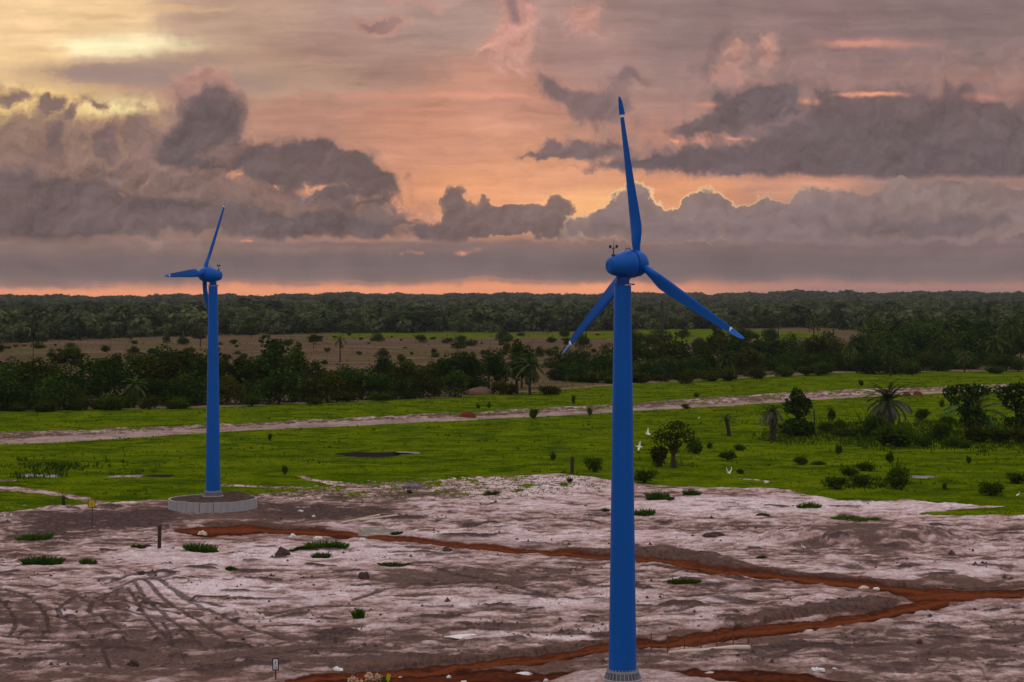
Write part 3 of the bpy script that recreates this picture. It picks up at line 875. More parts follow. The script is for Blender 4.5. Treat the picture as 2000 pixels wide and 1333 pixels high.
def ground_material():
    m, b = new_mat('ground')
    P = world_pos()
    a = attr('zones1'); lushS, redS, darkS = [G(o) for o in G.tree.nodes.new('ShaderNodeSeparateColor').outputs]
    G.tree.links.new(a.outputs['Color'], lushS.s.node.inputs[0])
    a2 = attr('zones2'); paleS, dryS, coreS = [G(o) for o in G.tree.nodes.new('ShaderNodeSeparateColor').outputs]
    G.tree.links.new(a2.outputs['Color'], paleS.s.node.inputs[0])
    a3 = attr('zones3'); trackS, rutS, forS = [G(o) for o in G.tree.nodes.new('ShaderNodeSeparateColor').outputs]
    G.tree.links.new(a3.outputs['Color'], trackS.s.node.inputs[0])
    f1 = noise(P, 1.3, 7, 0.68)          # metre-size mottle
    f2 = noise(P, 4.5, 6, 0.7)           # hand-size grain
    f3 = noise(P, 0.12, 5, 0.6)          # broad
    # sand
    pv = paleS * 0.8 + (f1 - 0.5) * 1.1 + (f2 - 0.5) * 1.0 - 0.22
    sand = mixc((0.135, 0.086, 0.073), (0.36, 0.240, 0.215), sstep(-0.62, -0.10, pv))
    sand = mixc(sand, (0.565, 0.425, 0.42), sstep(-0.16, 0.26, pv))
    sand = mixc(sand, (0.70, 0.57, 0.59), sstep(0.30, 0.80, pv))
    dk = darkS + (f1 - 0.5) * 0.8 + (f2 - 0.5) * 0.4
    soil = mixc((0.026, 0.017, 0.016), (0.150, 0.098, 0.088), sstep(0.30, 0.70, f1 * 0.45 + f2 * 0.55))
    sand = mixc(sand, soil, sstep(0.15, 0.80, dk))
    speck = sstep(0.64, 0.72, f2) * sstep(0.42, 0.6, f1)
    sand = mixc(sand, (0.08, 0.055, 0.045), speck * 0.7)
    sand = mixc(sand, (0.075, 0.05, 0.043), sstep(0.15, 0.6, rutS) * 0.85 * sstep(0.25, 0.5, f2))
    # grit, scuffs and small lumps everywhere
    g3 = noise(vmul(P, (2.6, 0.75, 1)), 1.0, 7, 0.72)
    g4 = noise(vmul(P, (0.9, 2.2, 1)), 1.0, 6, 0.7)
    sand = vscale(sand, lstep(0.30, 0.70, g3, 0.66, 1.28))
    sand = vscale(sand, lstep(0.35, 0.65, g4, 0.86, 1.14))
    sand = mixc(sand, (0.17, 0.085, 0.055), sstep(0.05, 0.30, redS) * sstep(0.40, 0.62, g3) * 0.6)
    # laterite
    lat = mixc((0.050, 0.016, 0.009), (0.162, 0.044, 0.017), sstep(0.1, 0.9, coreS + (f1 - 0.5) * 1.1 + (f2 - 0.5) * 0.5))
    lat = mixc(lat, (0.045, 0.016, 0.010), sstep(0.52, 0.72, g3) * 0.7)
    lat = mixc(lat, (0.26, 0.12, 0.07), sstep(0.60, 0.78, f1) * 0.5)
    # turf
    g = mixc((0.056, 0.096, 0.0012), (0.122, 0.164, 0.0018), sstep(0.34, 0.64, f3 * 0.5 + noise(vmul(P, (0.5, 1, 1)), 0.4, 6, 0.65) * 0.5))
    g = mixc(g, (0.030, 0.060, 0.002), sstep(0.47, 0.62, noise(vmul(P, (0.6, 0.6, 1)), 0.25, 7, 0.68)) * 0.95)
    g = mixc(g, (0.030, 0.050, 0.003), sstep(0.56, 0.72, f2 * 0.5 + f1 * 0.5) * 0.6)
    g = mixc(g, (0.140, 0.165, 0.006), sstep(0.52, 0.72, noise(vmul(P, (0.5, 1, 1)), 0.07, 5, 0.6)) * 0.7)
    g = mixc(g, (0.036, 0.068, 0.003), sstep(0.53, 0.66, noise(vmul(P, (0.45, 1, 1)), 0.11, 6, 0.65)) * 0.75)
    # dry savanna
    dr = mixc((0.070, 0.046, 0.030), (0.175, 0.105, 0.080), sstep(0.35, 0.65, noise(vmul(P, (0.25, 1, 1)), 0.06, 6, 0.65)))
    dr = mixc(dr, (0.075, 0.085, 0.018), sstep(0.46, 0.60, f1 * 0.3 + noise(vmul(P, (0.4, 1, 1)), 0.03, 5, 0.6) * 0.7) * 0.9)
    fl = mixc((0.035, 0.042, 0.018), (0.07, 0.07, 0.03), sstep(0.3, 0.7, f3))
    c = mixc(sand, lat, sstep(0.30, 0.72, redS + (f1 - 0.5) * 0.8 + (f2 - .5) * .5))
    c = mixc(c, dr, dryS)
    c = mixc(c, g, sstep(0.35, 0.65, lushS + (f1 - 0.5) * 0.5 + (f2 - 0.5) * 0.4))
    tr = mixc((0.12, 0.085, 0.06), (0.43, 0.32, 0.28), sstep(0.36, 0.62, f1 * 0.45 + f3 * 0.3 + noise(vmul(P, (0.35, 1.4, 1)), 0.5, 5, 0.65) * 0.25))
    c = mixc(c, tr, sstep(0.35, 0.65, trackS + (f1 - 0.5) * 0.5))
    c = mixc(c, fl, forS)
    setp(b, Base_Color=c, Roughness=0.95)
    b.inputs['Specular IOR Level'].default_value = 0.0
    hh = f1 * 0.5 + f2 * 0.22 + noise(P, 16, 3, 0.6) * 0.06
    setp(b, Normal=bump(hh, 0.9, 0.45))
    return m


M_GROUND = ground_material()


def mesh_np(name, verts, faces, mats=(), smooth=False, colors=None, normals=None, mat_idx=None):
    """mesh from arrays; faces all of one size"""
    me = bpy.data.meshes.new(name)
    verts = np.asarray(verts, np.float32).reshape(-1, 3)
    faces = np.asarray(faces, np.int32)
    n, k = faces.shape
    me.vertices.add(len(verts)); me.vertices.foreach_set('co', verts.ravel())
    me.loops.add(n * k); me.loops.foreach_set('vertex_index', faces.ravel())
    me.polygons.add(n); me.polygons.foreach_set('loop_start', np.arange(0, n * k, k, dtype=np.int32))
    if smooth:
        me.polygons.foreach_set('use_smooth', np.ones(n, bool))
    for m in mats:
        me.materials.append(m)
    if mat_idx is not None:
        me.polygons.foreach_set('material_index', np.asarray(mat_idx, np.int32))
    me.update(calc_edges=True)
    for cn, arr in (colors or {}).items():
        at = me.attributes.new(cn, 'FLOAT_COLOR', 'POINT')
        c4 = np.ones((len(verts), 4), np.float32); c4[:, :arr.shape[1]] = arr
        at.data.foreach_set('color', c4.ravel())
    if normals is not None:
        me.normals_split_custom_set_from_vertices(normals.astype(np.float32))
    return me


def link(name, me, parent=None, loc=None, **props):
    o = bpy.data.objects.new(name, me)
    C.objects.link(o)
    if parent is not None:
        o.parent = parent
    if loc is not None:
        o.location = loc
    for k, v_ in props.items():
        o[k] = v_
    return o


zid = np.zeros(XX.shape, np.int8)                     # 0 sand
zid[np.clip(lush, 0, 1) > 0.5] = 1                    # turf
zid[(dry > 0.5) & (lush <= 0.5)] = 2                  # savanna
zid[forest > 0.5] = 3
zid[(red > 0.5) & (v > 1000)] = 4
zid[track > 0.5] = 5
z1 = np.stack([np.clip(lush, 0, 1), np.clip(red, 0, 1) * (v > 1000), np.clip(dark + np.clip(banks, 0, 1) * (0.42 + 0.4 * n4) + shaded_cuts * 1.3 + patchdark * 0.22 * sandm + hum * 0.85, 0, 1)], -1).reshape(-1, 3)
z2 = np.stack([pale, np.clip(dry, 0, 1), core], -1).reshape(-1, 3)
z3 = np.stack([np.clip(track, 0, 1), ruts, forest * (1 - strip)], -1).reshape(-1, 3)
gi = np.arange(nr * nc).reshape(nr, nc)
fq = np.stack([gi[:-1, :-1], gi[:-1, 1:], gi[1:, 1:], gi[1:, :-1]], -1).reshape(-1, 4)
fz = zid[:-1, :-1].reshape(-1)
gv = GVERT.reshape(-1, 3); gn = GN.reshape(-1, 3)
for k, nm in enumerate(('sandy_ground', 'grass_field', 'dry_savanna', 'forest_floor', 'dirt_road', 'sandy_track')):
    f = fq[fz == k]
    ids, inv = np.unique(f, return_inverse=True)
    me = mesh_np(nm, gv[ids], inv.reshape(-1, 4), [M_GROUND], True, {'zones1': z1[ids], 'zones2': z2[ids], 'zones3': z3[ids]}, gn[ids])
    link(nm, me, kind='structure')
# ------------------------------------------------------------------ mesh pieces
def tag(o, label=None, cat=None, group=None, kind=None):
    if label: o['label'] = label
    if cat: o['category'] = cat
    if group: o['group'] = group
    if kind: o['kind'] = kind
    return o


def empty(name, loc, rz=0.0, sc=1.0):
    o = bpy.data.objects.new(name, None)
    C.objects.link(o)
    o.empty_display_size = 0.2
    o.location = loc
    o.rotation_euler = (0, 0, rz)
    o.scale = (sc, sc, sc)
    return o


class MB:
    """collects vertices and faces of one mesh"""
    def __init__(self):
        self.v = []; self.f = []; self.mi = []

    def add(self, vs, fs, mi=0):
        o = len(self.v)
        self.v += [tuple(p) for p in vs]
        for f in fs:
            self.f.append([o + i for i in f]); self.mi.append(mi)

    def lathe(self, prof, seg=32, origin=(0, 0, 0), axis=(0, 0, 1), ref=None, mi=0, cap=True):
        a = Vector(axis).normalized()
        r0 = Vector(ref) if ref is not None else (Vector((1, 0, 0)) if abs(a.x) < 0.8 else Vector((0, 1, 0)))
        e1 = (r0 - a * r0.dot(a)).normalized(); e2 = a.cross(e1)
        vs = []; fs = []
        for t, r in prof:
            for k in range(seg):
                w = 2 * PI * k / seg
                vs.append(Vector(origin) + a * t + (e1 * math.cos(w) + e2 * math.sin(w)) * r)
        for i in range(len(prof) - 1):
            for k in range(seg):
                k2 = (k + 1) % seg
                fs.append((i * seg + k, i * seg + k2, (i + 1) * seg + k2, (i + 1) * seg + k))
        if cap:
            fs.append(tuple(range(seg - 1, -1, -1)))
            n = (len(prof) - 1) * seg
            fs.append(tuple(range(n, n + seg)))
        self.add(vs, fs, mi)
        return self

    def tube(self, pts, rad, seg=8, mi=0):
        pts = [Vector(p) for p in pts]
        vs = []; fs = []
        e = None
        for i, p in enumerate(pts):
            t = (pts[min(i + 1, len(pts) - 1)] - pts[max(i - 1, 0)]).normalized()
            if e is None:
                e = Vector((1, 0, 0)) if abs(t.x) < 0.8 else Vector((0, 1, 0))
            e = (e - t * e.dot(t)).normalized(); f2 = t.cross(e)
            r = rad[i] if hasattr(rad, '__len__') else rad
            for k in range(seg):
                w = 2 * PI * k / seg
                vs.append(p + (e * math.cos(w) + f2 * math.sin(w)) * r)
        for i in range(len(pts) - 1):
            for k in range(seg):
                k2 = (k + 1) % seg
                fs.append((i * seg + k, i * seg + k2, (i + 1) * seg + k2, (i + 1) * seg + k))
        fs.append(tuple(range(seg - 1, -1, -1)))
        n = (len(pts) - 1) * seg
        fs.append(tuple(range(n, n + seg)))
        self.add(vs, fs, mi)
        return self

    def box(self, c, s, M=None, mi=0):
        c = Vector(c)
        vs = []
        for dz in (-1, 1):
            for dx, dy in ((-1, -1), (1, -1), (1, 1), (-1, 1)):
                p = Vector((dx * s[0] / 2, dy * s[1] / 2, dz * s[2] / 2))
                if M is not None: p = M @ p
                vs.append(c + p)
        self.add(vs, [(3, 2, 1, 0), (4, 5, 6, 7), (0, 1, 5, 4), (1, 2, 6, 5), (2, 3, 7, 6), (3, 0, 4, 7)], mi)
        return self

    def mesh(self, name, mats, smooth=True, angle=35):
        me = bpy.data.meshes.new(name)
        me.from_pydata(self.v, [], self.f)
        for m in (mats if isinstance(mats, (list, tuple)) else [mats]):
            me.materials.append(m)
        me.polygons.foreach_set('material_index', self.mi)
        if smooth:
            me.polygons.foreach_set('use_smooth', [True] * len(self.f))
            me.update()
            me.set_sharp_from_angle(angle=R(angle))
        me.update()
        return me

    def build(self, name, mats, parent=None, loc=None, smooth=True, angle=35, **props):
        return link(name, self.mesh(name, mats, smooth, angle), parent, loc, **props)


def paint(name, col, rough=0.4, grime=0.25, spec=0.5, gscale=1.2, metal=0.0):
    m, b = new_mat(name)
    P = obj_coord()
    n1 = noise(vmul(P, (1, 1, 0.25)), gscale, 6, 0.6)
    n2 = noise(P, gscale * 9, 4, 0.6)
    d = sstep(0.45, 0.8, n1 * 0.7 + n2 * 0.3)
    c = mixc(col, tuple(c_ * 0.62 + (0.012 if col[0] > 0.01 else 0.0) for c_ in col), d * grime * 2.2)
    setp(b, Base_Color=c, Metallic=metal)
    setp(b, Roughness=lstep(0.2, 0.8, n1 * .6 + n2 * .4, rough * 0.8, min(1, rough * 1.35)))
    b.inputs['Specular IOR Level'].default_value = spec
    return m


M_BLUE = paint('blue_paint', (0.0010, 0.100, 0.44), 0.42, 0.45, 0.18, 0.45)
M_BLUE_DK = paint('dark_blue_paint', (0.001, 0.05, 0.25), 0.45, 0.2, 0.25, 0.6)
M_WHITE = paint('white_paint', (0.78, 0.78, 0.78), 0.4, 0.1)
M_GALV = paint('galvanised_steel', (0.30, 0.31, 0.34), 0.5, 0.4, 0.5, 3.0, 0.35)
M_DARK = paint('dark_metal', (0.035, 0.03, 0.03), 0.6, 0.3)
M_CONC = paint('concrete', (0.36, 0.35, 0.36), 0.9, 0.55, 0.2, 1.4)
M_RUST = paint('rusty_steel', (0.16, 0.055, 0.03), 0.85, 0.5, 0.2, 4.0)
M_TIMBER = paint('pale_timber', (0.62, 0.50, 0.40), 0.85, 0.4, 0.2, 2.0)
M_BROWNWOOD = paint('dark_timber', (0.045, 0.028, 0.022), 0.9, 0.4, 0.2, 2.0)
M_YELLOW = paint('yellow_sign_paint', (0.62, 0.45, 0.01), 0.5, 0.3, 0.4, 3.0)
M_BLACK = paint('black_paint', (0.02, 0.02, 0.022), 0.5, 0.2, 0.4, 3.0)
M_RED = paint('red_print', (0.45, 0.05, 0.04), 0.5, 0.2, 0.4, 3.0)
M_PLASTIC = paint('white_plastic', (0.70, 0.68, 0.68), 0.5, 0.3, 0.4, 3.0)
M_FEATHER = paint('white_feathers', (0.80, 0.79, 0.76), 0.8, 0.1, 0.2, 5.0)
M_FEATHER_G = paint('grey_feathers', (0.20, 0.21, 0.21), 0.8, 0.1, 0.2, 5.0)
M_SOIL = None


def soil_mat(name, c1, c2, sc=1.5):
    m, b = new_mat(name)
    P = world_pos()
    n1 = noise(P, sc, 7, 0.65); n2 = noise(P, sc * 6, 5, 0.65)
    setp(b, Base_Color=mixc(c1, c2, sstep(0.35, 0.68, n1 * 0.6 + n2 * 0.4)), Roughness=0.95)
    b.inputs['Specular IOR Level'].default_value = 0.0
    setp(b, Normal=bump(n1 * 0.5 + n2 * 0.3, 0.9, 0.4))
    return m


M_SOIL = soil_mat('dark_soil', (0.05, 0.033, 0.030), (0.13, 0.085, 0.072))
M_REDSOIL = soil_mat('red_clod', (0.10, 0.028, 0.014), (0.22, 0.07, 0.035))
M_GREYSAND = soil_mat('grey_spoil', (0.10, 0.085, 0.085), (0.30, 0.24, 0.24))


# ------------------------------------------------------------------ wind turbines
def section(chord, thick, n=9):
    """closed outline, x towards the trailing edge, y thickness"""
    pts = []
    for side in (1, -1):
        rg = range(n) if side == 1 else range(n - 2, 0, -1)
        for i in rg:
            t = 0.5 - 0.5 * math.cos(PI * i / (n - 1))
            yt = 5 * (0.2969 * math.sqrt(t) - 0.126 * t - 0.3516 * t * t + 0.2843 * t ** 3 - 0.1036 * t ** 4)
            pts.append(((t - 0.3) * chord, side * yt * thick + 0.04 * chord * math.sin(PI * t) * min(1, thick < 0.35)))
    return pts


def blade_loft(stations):
    """stations: (radius, chord, thickness, twist deg, roundness 0..1); span along z, chord along x"""
    mb = MB(); vs = []; fs = []
    n = 9; m = 2 * n - 2
    for r, ch, th, tw, rd in stations:
        s = section(ch, th / 1.0, n)
        ca, sa = math.cos(R(tw)), math.sin(R(tw))
        for i, (px_, py_) in enumerate(s):
            w = (i / m) * 2 * PI
            cx, cy = -math.cos(w) * ch / 2, math.sin(w) * ch / 2
            qx = px_ * (1 - rd) + cx * rd; qy = py_ * (1 - rd) + cy * rd
            vs.append((qx * ca - qy * sa, qx * sa + qy * ca, r))
    k = len(stations)
    for i in range(k - 1):
        for j in range(m):
            j2 = (j + 1) % m
            fs.append((i * m + j, i * m + j2, (i + 1) * m + j2, (i + 1) * m + j))
    fs.append(tuple(range(m - 1, -1, -1))); fs.append(tuple(range((k - 1) * m, k * m)))
    mb.add(vs, fs)
    return mb


ST_BLADE = [(0.75, 0.62, 0.62, 14, 1.0), (1.25, 0.62, 0.62, 14, 1.0), (1.7, 0.82, 0.50, 13, 0.55), (2.3, 1.10, 0.36, 12, 0.12), (2.9, 1.24, 0.29, 10, 0.0), (4.3, 1.17, 0.24, 8, 0),
            (5.6, 1.05, 0.20, 6, 0), (7.2, 0.91, 0.16, 4, 0), (9.0, 0.76, 0.125, 2.5, 0), (10.6, 0.62, 0.10, 1.2, 0), (11.66, 0.53, 0.085, 0.5, 0)]
ST_BAND = [(11.66, 0.40, 0.10, 0.5, 0.2), (11.86, 0.40, 0.10, 0.5, 0.2)]
ST_TIP = [(11.86, 0.50, 0.085, 0, 0), (12.4, 0.43, 0.07, 0, 0), (12.9, 0.34, 0.05, 0, 0), (13.25, 0.18, 0.03, 0, 0), (13.36, 0.05, 0.012, 0, 0)]


def make_turbine(base, theta, phis, pitch, tips, label, scale_h=33.0):
    root = empty('wind_turbine', base)
    tag(root, label, 'wind turbine', 'blue wind turbines')
    HZ = scale_h
    # tower in three cans with seam flanges
    zt = HZ - 1.62
    z0 = 0.80
    rad = lambda z: 1.115 + (0.675 - 1.115) * z / zt
    tw = MB()
    seams = [z0, zt * 0.34, zt * 0.67, zt]
    for a_, b_ in zip(seams[:-1], seams[1:]):
        tw.lathe([(a_ + (0.03 if a_ > z0 else 0), rad(a_)), ((a_ + b_) / 2, rad((a_ + b_) / 2)), (b_ - 0.03, rad(b_))], 28, cap=False)
    for s_ in seams[1:-1]:
        tw.lathe([(s_ - 0.03, rad(s_)), (s_ - 0.03, rad(s_) + 0.025), (s_ + 0.03, rad(s_) + 0.025), (s_ + 0.03, rad(s_))], 28, cap=False)
    tw.build('tower', M_BLUE, root)
    # foot flange with gussets
    fl = MB()
    fl.lathe([(0, 1.56), (0.12, 1.56), (0.16, 1.50), (0.16, 1.12)], 40)
    fl.lathe([(0.16, 1.17), (0.66, 1.17), (0.66, 1.30), (0.82, 1.30), (0.82, 1.10)], 40, cap=False)
    foot = fl.build('foot_flange', M_GALV, root)
    gm = MB()
    gm.add([(1.17, -0.02, 0.16), (1.50, -0.02, 0.16), (1.29, -0.02, 0.66), (1.17, -0.02, 0.66), (1.17, 0.02, 0.16), (1.50, 0.02, 0.16), (1.29, 0.02, 0.66), (1.17, 0.02, 0.66)],
           [(0, 1, 2, 3), (7, 6, 5, 4), (0, 4, 5, 1), (1, 5, 6, 2), (2, 6, 7, 3)])
    gme = gm.mesh('gusset', M_GALV, False)
    bm_ = MB(); bm_.lathe([(0.82, 0.045), (0.92, 0.045), (0.95, 0.03)], 6, origin=(1.23, 0, 0))
    bme = bm_.mesh('bolt', M_GALV, False)
    for k in range(28):
        g = link('gusset', gme, foot); g.rotation_euler = (0, 0, 2 * PI * k / 28 + 0.05)
        g = link('bolt', bme, foot); g.rotation_euler = (0, 0, 2 * PI * (k + 0.5) / 28 + 0.05)
    yr = MB()
    yr.lathe([(zt, 0.675), (zt, 0.74), (zt + 0.10, 0.74), (zt + 0.10, 0.55), (zt + 0.62, 0.52)], 28)
    yr.box((0.82, -0.25, zt + 0.02), (0.22, 0.18, 0.12))
    yr.build('yaw_collar', M_BLUE_DK, root)
    # nacelle
    th = R(theta); tau = R(5)
    a = Vector((math.sin(th) * math.cos(tau), math.cos(th) * math.cos(tau), math.sin(tau)))
    h = Vector((math.cos(th), -math.sin(th), 0))
    up = h.cross(a)
    o = Vector((0, 0, HZ - 0.05))
    nac = MB()
    nac.lathe([(-1.34, 0.02), (-1.33, 0.46), (-1.26, 0.60), (-1.08, 0.71), (-0.6, 0.87), (-0.1, 1.01), (0.35, 1.11), (0.66, 1.13), (0.90, 1.06), (0.92, 0.5)], 36, origin=o, axis=a, ref=up)
    nacelle = nac.build('nacelle', M_BLUE, root, angle=50)
    rg = MB()
    rg.lathe([(0.87, 1.05), (0.87, 1.115), (0.99, 1.115), (0.99, 1.04)], 36, origin=o, axis=a, ref=up, cap=False)
    rg.build('collar_ring', M_BLUE_DK, nacelle)
    hatch = MB()
    hatch.lathe([(-1.38, 0.02), (-1.38, 0.36), (-1.32, 0.40)], 24, origin=o, axis=a, ref=up)
    hatch.build('rear_hatch', M_BLUE, nacelle)
    ey = MB()
    top = o + a * 0.72 + up * 1.10
    ey.tube([top - a * 0.30, top - a * 0.25 + up * 0.14, top + up * 0.17, top + a * 0.2 + up * 0.05], 0.035, 6)
    ey.build('lifting_eye', M_DARK, nacelle)
    an = MB()
    b0 = o - a * 0.85 + up * 0.74
    an.lathe([(0, 0.16), (0.16, 0.15)], 10, origin=b0, axis=up)
    an.tube([b0, b0 + Vector((0, 0, 0.78))], [0.06, 0.035], 8)
    an.tube([b0 + Vector((0, 0, 0.55)), b0 + Vector((0, 0, 0.72)) + h * 0.40], 0.022, 6)
    an.tube([b0 + Vector((0, 0, 0.55)), b0 + Vector((0, 0, 0.72)) - h * 0.40], 0.022, 6)
    an.tube([b0 + Vector((0, 0, 0.75)), b0 + Vector((0, 0, 1.25))], 0.012, 5)
    mast = an.build('anemometer', M_DARK, root)
    for s_ in (-1, 1):
        cp = MB()
        c0 = b0 + Vector((0, 0, 0.74)) + h * 0.42 * s_
        cp.lathe([(-0.10, 0.04), (-0.05, 0.10), (0.05, 0.115), (0.14, 0.09), (0.16, 0.05)], 10, origin=c0)
        cp.build('cup', M_DARK, mast)
    # rotor
    hb = MB()
    hb.lathe([(1.00, 0.6), (1.00, 1.02), (1.15, 1.06), (1.55, 1.05), (1.9, 0.90), (2.18, 0.62), (2.34, 0.33), (2.40, 0.03)], 36, origin=o, axis=a, ref=up)
    hub = hb.build('hub', M_BLUE, root, angle=50)
    hc = o + a * 1.58
    bl_me = blade_loft(ST_BLADE).mesh('blade', M_BLUE, True, 50)
    bd_me = blade_loft(ST_BAND).mesh('tip_band', M_WHITE, True, 50)
    tp_me = blade_loft(ST_TIP).mesh('blade_tip', M_BLUE, True, 50)
    for phi, tt in zip(phis, tips):
        p = R(phi)
        rd_ = h * math.sin(p) + up * math.cos(p)
        tg = h * math.cos(p) - up * math.sin(p)
        def frame(pt):
            q = R(pt)
            ch = tg * math.cos(q) + a * math.sin(q)
            n_ = rd_.cross(ch)
            return Matrix((ch, n_, rd_)).transposed().to_4x4()
        b = link('blade', bl_me, root)
        Mb = Matrix.Translation(hc) @ frame(pitch)
        b.matrix_local = Mb
        t = link('tip_band', bd_me, b)
        t = link('blade_tip', tp_me, b)
        t.matrix_local = Mb.inverted() @ (Matrix.Translation(hc) @ frame(pitch + tt))
    return root


T1 = ground(1216, 1315)
T1 = Vector(((1216.0 - U0) * 157.2 / F, 157.2, 0.05))
make_turbine(T1, 55, (-4.3, 115.7, -124.3), -4, (32, -55, 32), 'nearer tall blue wind turbine whose grey ribbed foot stands by the red track', 32.82)
T2 = Vector(((416.0 - U0) * 296.4 / F, 296.4, 0.40))
make_turbine(T2, -75, (28.5, -92.0, 148.5), -4, (32, 32, 32), 'farther blue wind turbine standing on a round concrete ring of soil')

# the far turbine's raised pad
pad = empty('turbine_pad', (T2.x, T2.y, -1.45))
tag(pad, 'round raised pad of grey concrete panels filled with dark soil', 'foundation')
NP = 20
pm = MB()
w0 = 2 * PI / NP
pr0, pr1 = 6.30, 6.55
vs = []
for zz in (0.0, 1.58):
    for rr in (pr0, pr1):
        for q in (-0.5, 0, 0.5):
            an_ = q * (w0 - 0.007)
            vs.append((rr * math.cos(an_), rr * math.sin(an_), zz))
# indices: z*6 + r*3 + q
I = lambda z_, r_, q_: z_ * 6 + r_ * 3 + q_
fs = []
for q in (0, 1):
    fs += [(I(0, 1, q), I(0, 1, q + 1), I(1, 1, q + 1), I(1, 1, q)), (I(0, 0, q + 1), I(0, 0, q), I(1, 0, q), I(1, 0, q + 1)), (I(1, 0, q), I(1, 1, q), I(1, 1, q + 1), I(1, 0, q + 1))]
fs += [(I(0, 0, 0), I(0, 1, 0), I(1, 1, 0), I(1, 0, 0)), (I(0, 1, 2), I(0, 0, 2), I(1, 0, 2), I(1, 1, 2))]
pm.add(vs, fs)
pme = pm.mesh('concrete_panel', M_CONC, False)
rr_ = random.Random(4)
for k in range(NP):
    o_ = link('concrete_panel', pme, pad)
    o_.rotation_euler = (R(rr_.uniform(-.4, .4)), R(rr_.uniform(-.5, .5)), k * w0)
    o_.location = (rr_.uniform(-.03, .03), rr_.uniform(-.03, .03), rr_.uniform(-.03, .02))
gr = []
NS, NA = 18, 72
for i in range(NS + 1):
    r_ = 6.29 * i / NS
    for k in range(NA):
        w = 2 * PI * k / NA
        gr.append((r_ * math.cos(w), r_ * math.sin(w)))
gr = np.array(gr)
zz = 1.46 + 0.36 * (1 - (np.hypot(gr[:, 0], gr[:, 1]) / 6.29) ** 2) + 0.10 * fbm(gr[:, 0], gr[:, 1], 1.6, 4)
zz += 0.75 * np.exp(-(((gr[:, 0] - 3.3) / 1.9) ** 2 + ((gr[:, 1] - 2.2) / 1.6) ** 2)) + 0.25 * np.exp(-(((gr[:, 0] - 1.2) / 1.0) ** 2 + ((gr[:, 1] - 1.5) / 1.2) ** 2))
ff = []
for i in range(NS):
    for k in range(NA):
        k2 = (k + 1) % NA
        ff.append((i * NA + k, (i + 1) * NA + k, (i + 1) * NA + k2, i * NA + k2))
link('soil_fill', mesh_np('soil_fill', np.column_stack([gr, zz]), ff, [M_SOIL], True), pad)
# ------------------------------------------------------------------ small things on the site
def lump_mesh(name, mat, seed, sx, sy, sz, sub=3, rough=0.35):
    bm = bmesh.new()
    bmesh.ops.create_icosphere(bm, subdivisions=sub, radius=1.0)
    rs = np.random.default_rng(seed)
    off = rs.uniform(0, 50)
    co = np.array([v_.co for v_ in bm.verts])
    n = fbm(co[:, 0] + off + co[:, 2], co[:, 1] - off + 0.7 * co[:, 2], 1.1, 4, 0.6)
    for v_, k in zip(bm.verts, n):
        f = 1 + rough * k
        v_.co = Vector((v_.co.x * f * sx, v_.co.y * f * sy, max(v_.co.z * f, -0.25) * sz))
    me = bpy.data.meshes.new(name)
    bm.to_mesh(me); bm.free()
    me.materials.append(mat)
    me.polygons.foreach_set('use_smooth', [True] * len(me.polygons))
    return me


def lump(name, pu, pv, w_px, h_px, mat, label, cat, seed, rough=0.4, group=None):
    g = ground(pu, pv)
    k = mpp(g.y)
    o = link(name, lump_mesh(name, mat, seed, w_px * k / 2, w_px * k / 2.4, h_px * k * 0.85, 3, rough))
    o.location = (g.x, g.y, g.z - 0.02)
    return tag(o, label, cat, group)


# yellow warning sign
def yellow_sign():
    g = ground(180, 1034)
    k = mpp(g.y)
    r = empty('warning_sign', g)
    tag(r, 'small yellow square sign on a thin dark post, by dark soil', 'sign')
    MB().tube([(0, 0, -0.3), (0.02, 0, 41 * k)], 0.055, 8).build('post', M_DARK, r)
    zc = 47 * k
    b = MB().box((-0.05, -0.05, zc), (14 * k, 0.05, 15 * k)).build('sign_board', M_BLACK, r)
    MB().box((-0.05, -0.082, zc), (11.5 * k, 0.012, 12.5 * k)).build('sign_face', M_YELLOW, b)
    pr_ = MB()
    for dz, w in ((0.24, 0.46), (0.06, 0.56), (-0.10, 0.50), (-0.25, 0.36)):
        pr_.box((-0.05, -0.091, zc + dz), (w, 0.004, 0.045))
    pr_.build('sign_print', M_BROWNWOOD, b)


def white_sign():
    g = ground(538.5, 1332)
    k = mpp(g.y)
    r = empty('notice_sign', g)
    tag(r, 'white notice board with dark frame on a post at bottom edge', 'sign')
    MB().tube([(0, 0, -0.3), (0, 0, 19 * k)], 0.05, 8).build('post', M_DARK, r)
    zc = 30 * k
    b = MB().box((0, -0.06, zc), (13 * k, 0.06, 24 * k)).build('sign_board', M_BLACK, r)
    MB().box((0, -0.096, zc), (8.6 * k, 0.012, 19.5 * k)).build('sign_face', M_WHITE, b)
    p = MB()
    # a walking figure pictogram over lines of print
    p.lathe([(0, 0.035), (0.008, 0.035)], 12, origin=(0.03, -0.112, zc + 0.26), axis=(0, 1, 0))
    for x0, z0, x1, z1 in ((0.0, 0.20, -0.02, 0.06), (-0.02, 0.06, 0.07, -0.06), (-0.02, 0.06, -0.08, -0.07), (0.0, 0.18, 0.09, 0.11), (0.0, 0.18, -0.09, 0.10)):
        L = math.hypot(x1 - x0, z1 - z0)
        ang = math.atan2(z1 - z0, x1 - x0)
        p.box(((x0 + x1) / 2, -0.106, zc + (z0 + z1) / 2), (L, 0.006, 0.03), Matrix.Rotation(-ang, 3, 'Y'))
    for i in range(4):
        p.box((0, -0.106, zc - 0.16 - 0.06 * i), (0.26 - 0.03 * (i % 2), 0.006, 0.022))
    p.build('sign_print', M_BLUE_DK, b)


yellow_sign(); white_sign()


